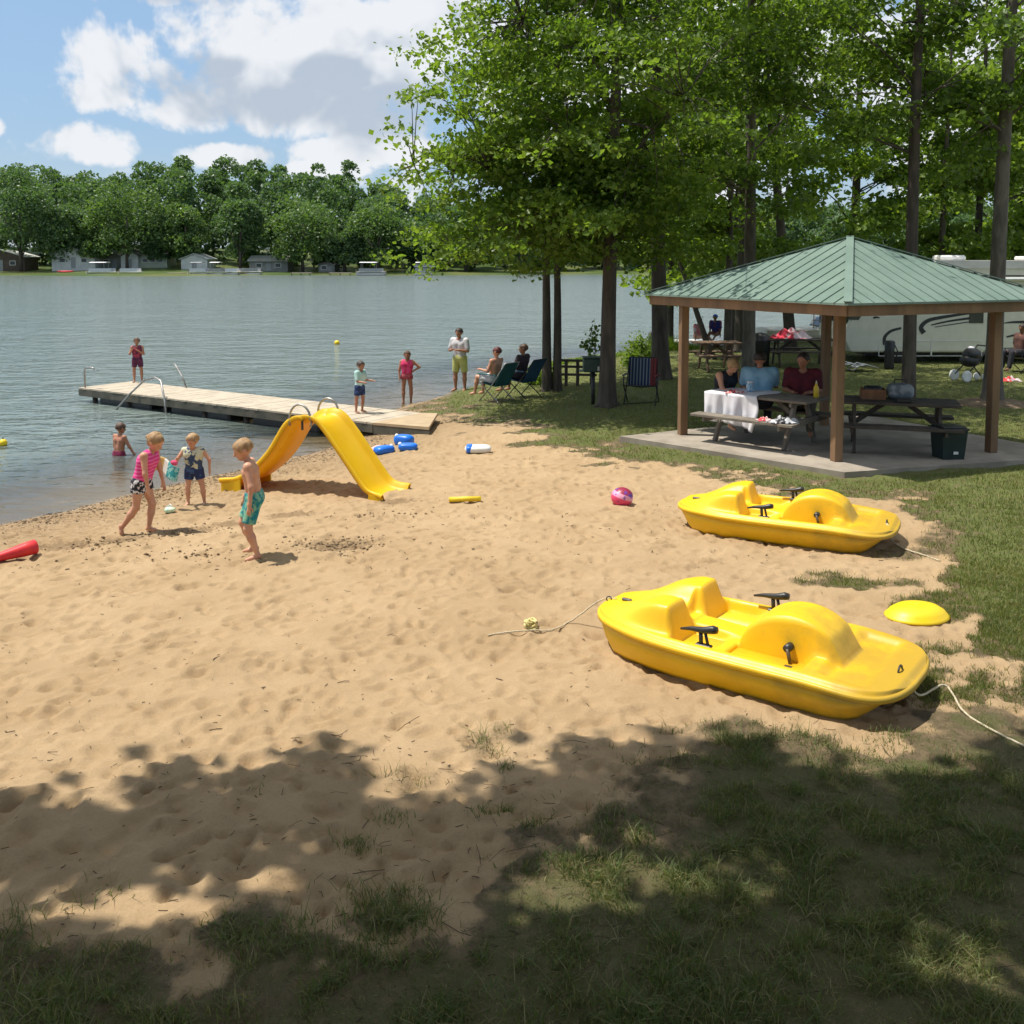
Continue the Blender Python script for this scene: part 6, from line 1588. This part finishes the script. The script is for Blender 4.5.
for (a, b, r_) in ((-.30, -.2, .14), (-.30, .2, .14), (.32, -.12, .09), (.32, .12, .09)):
    w_ = MB().lathe([(r_ * .72, -.022), (r_, -.02), (r_, .02), (r_ * .72, .022)], 20, (a, b, r_), M_).build('wheel', WHITEP, s_); MB().lathe([(.01, -.018), (r_ * .7, -.018), (r_ * .7, .018), (.01, .018)], 16, (a, b, r_), M_).build('rim', DARKM, w_)
mb = MB(); mb.tube([(-.3, -.18, .17), (.1, -.18, .5), (.35, -.16, .85)], .016, 6); mb.tube([(-.3, .18, .17), (.1, .18, .5), (.35, .16, .85)], .016, 6); mb.tube([(.35, -.16, .85), (.35, .16, .85)], .018, 6); mb.tube([(.32, 0, .12), (.0, 0, .45)], .016, 6); mb.build('frame', DARKM, s_)
MB().ball((-.02, 0, .50), .22, 16, 10, (1.2, .9, .75)).build('seat', BLACKP, s_); MB().ball((.02, 0, .64), .22, 16, 10, (1, .95, .8)).build('canopy', BLACKP, s_)
MB().ball((.0, 0, .80), .07, 10, 8, (1.3, 1.2, .6)).build('blanket', WHITEC, s_)
p = g3(1019, 372); camp_chair('black camp chair at the right frame edge before the motorhome', p, R(-160), BLACKP, DARKM, cup=False, group='chair before the motorhome')
person('person in brown shirt sitting before the motorhome at the right frame edge', (p[0], p[1], p[2]), 1.6, R(-160), dict(SITC, torso=(-.15, 0, 1)), skinm=SK3, hair=('short', HD), clothes=(('tee', cloth('brown_tee', (.10, .04, .03), (.07, .03, .025), 6)), ('trousers', cloth('black_trousers', (.015, .015, .02), None or (.02, .02, .03), 6))), vox=.018, fingers=False)
p = g3(1010, 381); crumple('towel', 'red towel dropped on the grass right of the thick flared tree', 'towel', p, (.45, .3, .14), cloth('red_towel', (.70, .05, .05), (.75, .6, .6), 7), 6)

# ================================================================ cottages and boats across the lake
def cottage(px0, px1, ybase, ytop, D, label, wallm, roofm, nwin=3, door=True, gable=True, porch=0):
    k = D / 1000; x0, x1 = (px0 - 512) * k, (px1 - 512) * k; zb = 3.4 - (ybase - 258) * k; zt = 3.4 - (ytop - 258) * k
    w = x1 - x0; d = 6.0; hw_ = (zt - zb) * .66
    t = thing('cottage', label, 'cottage', ((x0 + x1) / 2, D, zb), 0, 'cottages on the far shore')
    MB().box((0, d / 2, hw_ / 2 - .4), (w, d, hw_ + .8)).build('wall', wallm, t)
    ph = (zt - zb); ov = .35
    if gable: rf = MB().prism([(-w / 2 - ov, hw_ - .05), (0, ph), (w / 2 + ov, hw_ - .05), (w / 2 + ov, hw_ + .1), (0, ph + .14), (-w / 2 - ov, hw_ + .1)], -ov, d + ov)
    else: rf = MB().prism([(-ov - .2, hw_ - .06), (d / 2, ph), (d + ov, hw_ - .06), (d + ov, hw_ + .1), (d / 2, ph + .14), (-ov - .2, hw_ + .1)], -w / 2 - ov, w / 2 + ov, axis='x')
    rf.build('roof', roofm, t)
    if gable: MB().prism([(-w / 2, hw_), (0, ph - .04), (w / 2, hw_)], .02, .1).build('gable', wallm, t)
    xs_ = np.linspace(-w / 2, w / 2, nwin + (2 if not door else 3))[1:-1]
    for i, xx_ in enumerate(xs_):
        if door and i == len(xs_) // 2: MB().box((xx_, -.03, hw_ * .40), (.95, .05, hw_ * .8)).build('door', GREYP, t); continue
        f = MB().box((xx_, -.02, hw_ * .58), (1.25, .07, .95)).build('window', WHITEP, t); MB().box((xx_, -.06, hw_ * .58), (1.05, .03, .75)).build('pane', GLASSD, f)
    if porch:
        mb = MB()
        for xx_ in np.linspace(-w / 2 + .2, w / 2 - .2, 4): mb.box((xx_, -1.9, hw_ / 2), (.12, .12, hw_))
        mb.box((0, -1.0, hw_ + .02), (w, 2.0, .12)); mb.build('porch', wallm, t)
    return t
WS = mat('white_siding', (.62, .63, .60), (.52, .53, .50), 1, .7); BRS = mat('brown_siding', (.12, .085, .06), (.08, .06, .045), 1, .8); GRS = mat('grey_siding', (.28, .28, .25), (.2, .2, .18), 1, .8)
cottage(-22, 26, 271, 250, 209, 'brown cottage with pale roof at the far left shore', BRS, WHITEP, 2)
cottage(53, 96, 268, 248, 209, 'white cottage with low gable and dark porch across the lake', WS, ROOFG, 2, porch=0)
cottage(99, 124, 268, 251, 213, 'small grey green cottage behind the moored canopy boat', GRS, ROOFG, 1)
cottage(122, 139, 269, 250, 211, 'narrow white cottage with a dark door', WS, ROOFG, 0)
cottage(139, 168, 269, 246, 212, 'long cream cottage with a screened wall', mat('cream_green_wall', (.42, .45, .34), (.36, .4, .3), 1, .7), mat('tan_roof', (.30, .27, .22), None, 1, .8), 3, door=False, gable=False)
cottage(182, 208, 270, 254, 209, 'white A-frame boathouse left of the pontoon boats', WS, mat('pale_metal_roof', (.55, .57, .58), None, 1, .5), 0)
cottage(250, 288, 271, 256, 209, 'cottage with pale grey hipped roof above a green lawn', GRS, mat('pale_shingle', (.40, .39, .36), None, 1, .8), 2, gable=False)
cottage(319, 335, 271, 262, 209, 'small grey boat shed between the green lawn and dark trees', GRS, ROOFG, 1)
cottage(416, 434, 272, 264, 209, 'small white roofed shed half hidden by the maple leaves', GRS, WHITEP, 0, gable=False)
mb = MB(); a = atd(292, 272, 203); 
def fb(px0, px1, label, canopy, D=197, **kw):
    k = D / 1000; L = (px1 - px0) * k; return pontoon(label, (((px0 + px1) / 2 - 512) * k, D, 0), L, 2.4, 0, canopy, .7, group='boats moored along the far shore', rail=.7, floatz=.22, hi_=2.5, **kw)
fb(89, 117, 'pontoon boat with white canopy, leftmost on the far shore', WHITEC); fb(121, 142, 'low pale pontoon boat without canopy, right of the white canopied one', None)
fb(190, 210, 'pontoon boat with grey canopy below the white boathouse', GREYP); fb(210, 226, 'pontoon boat with white canopy in the middle of the boat cluster', WHITEC); fb(226, 240, 'low boat in the cluster beside the orange kayak', None); fb(240, 262, 'small white boat at the right end of the cluster', None, D=199)
fb(357, 386, 'pontoon boat with white canopy near the right dark trees', WHITEC); fb(414, 432, 'pontoon boat with white canopy beside the maple leaves', WHITEC)
ORM = mat('orange_plastic', (.75, .30, .04), (.7, .25, .03), 5, .5)
for (px, mt, lab) in ((231, ORM, 'orange kayak lying on the far bank among the boats'), (243, YEL3, 'yellow kayak lying on the far bank among the boats'), (66, REDP, 'red canoe drawn up on the far bank before the white cottage'), (205, BLUEP, 'blue kayak on the far bank left of the boat cluster')):
    D = 202; x0 = (px - 512) * .202; o = MB().tube([(-1.7, 0, .3), (-1.2, 0, .16), (0, 0, .12), (1.2, 0, .16), (1.7, 0, .3)], [.03, .26, .36, .26, .03], 10, flat=.6).build('kayak', mt); o.location = (x0, D, fz(x0, D) + .08); o.rotation_euler.z = px * .05; tag(o, lab, 'kayak', 'kayaks on the far bank')
for (px0, px1, lab) in ((168, 186, 'timber dock left of the boat cluster on the far shore'), (292, 312, 'timber dock below the green lawn on the far shore'), (330, 352, 'timber dock between the boat shed and the canopy boat')):
    D = 197; t = thing('far_dock', lab, 'dock', (((px0 + px1) / 2 - 512) * .197, D, 0), 0, 'docks on the far shore'); L = (px1 - px0) * .197
    MB().box((0, 0, .45), (L, 1.8, .12)).build('decking', DOCKM, t)
    for s_ in (-.45, 0, .45): MB().box((L * s_, -.7, 0), (.16, .16, 1.0)).build('piling', WOODD, t)
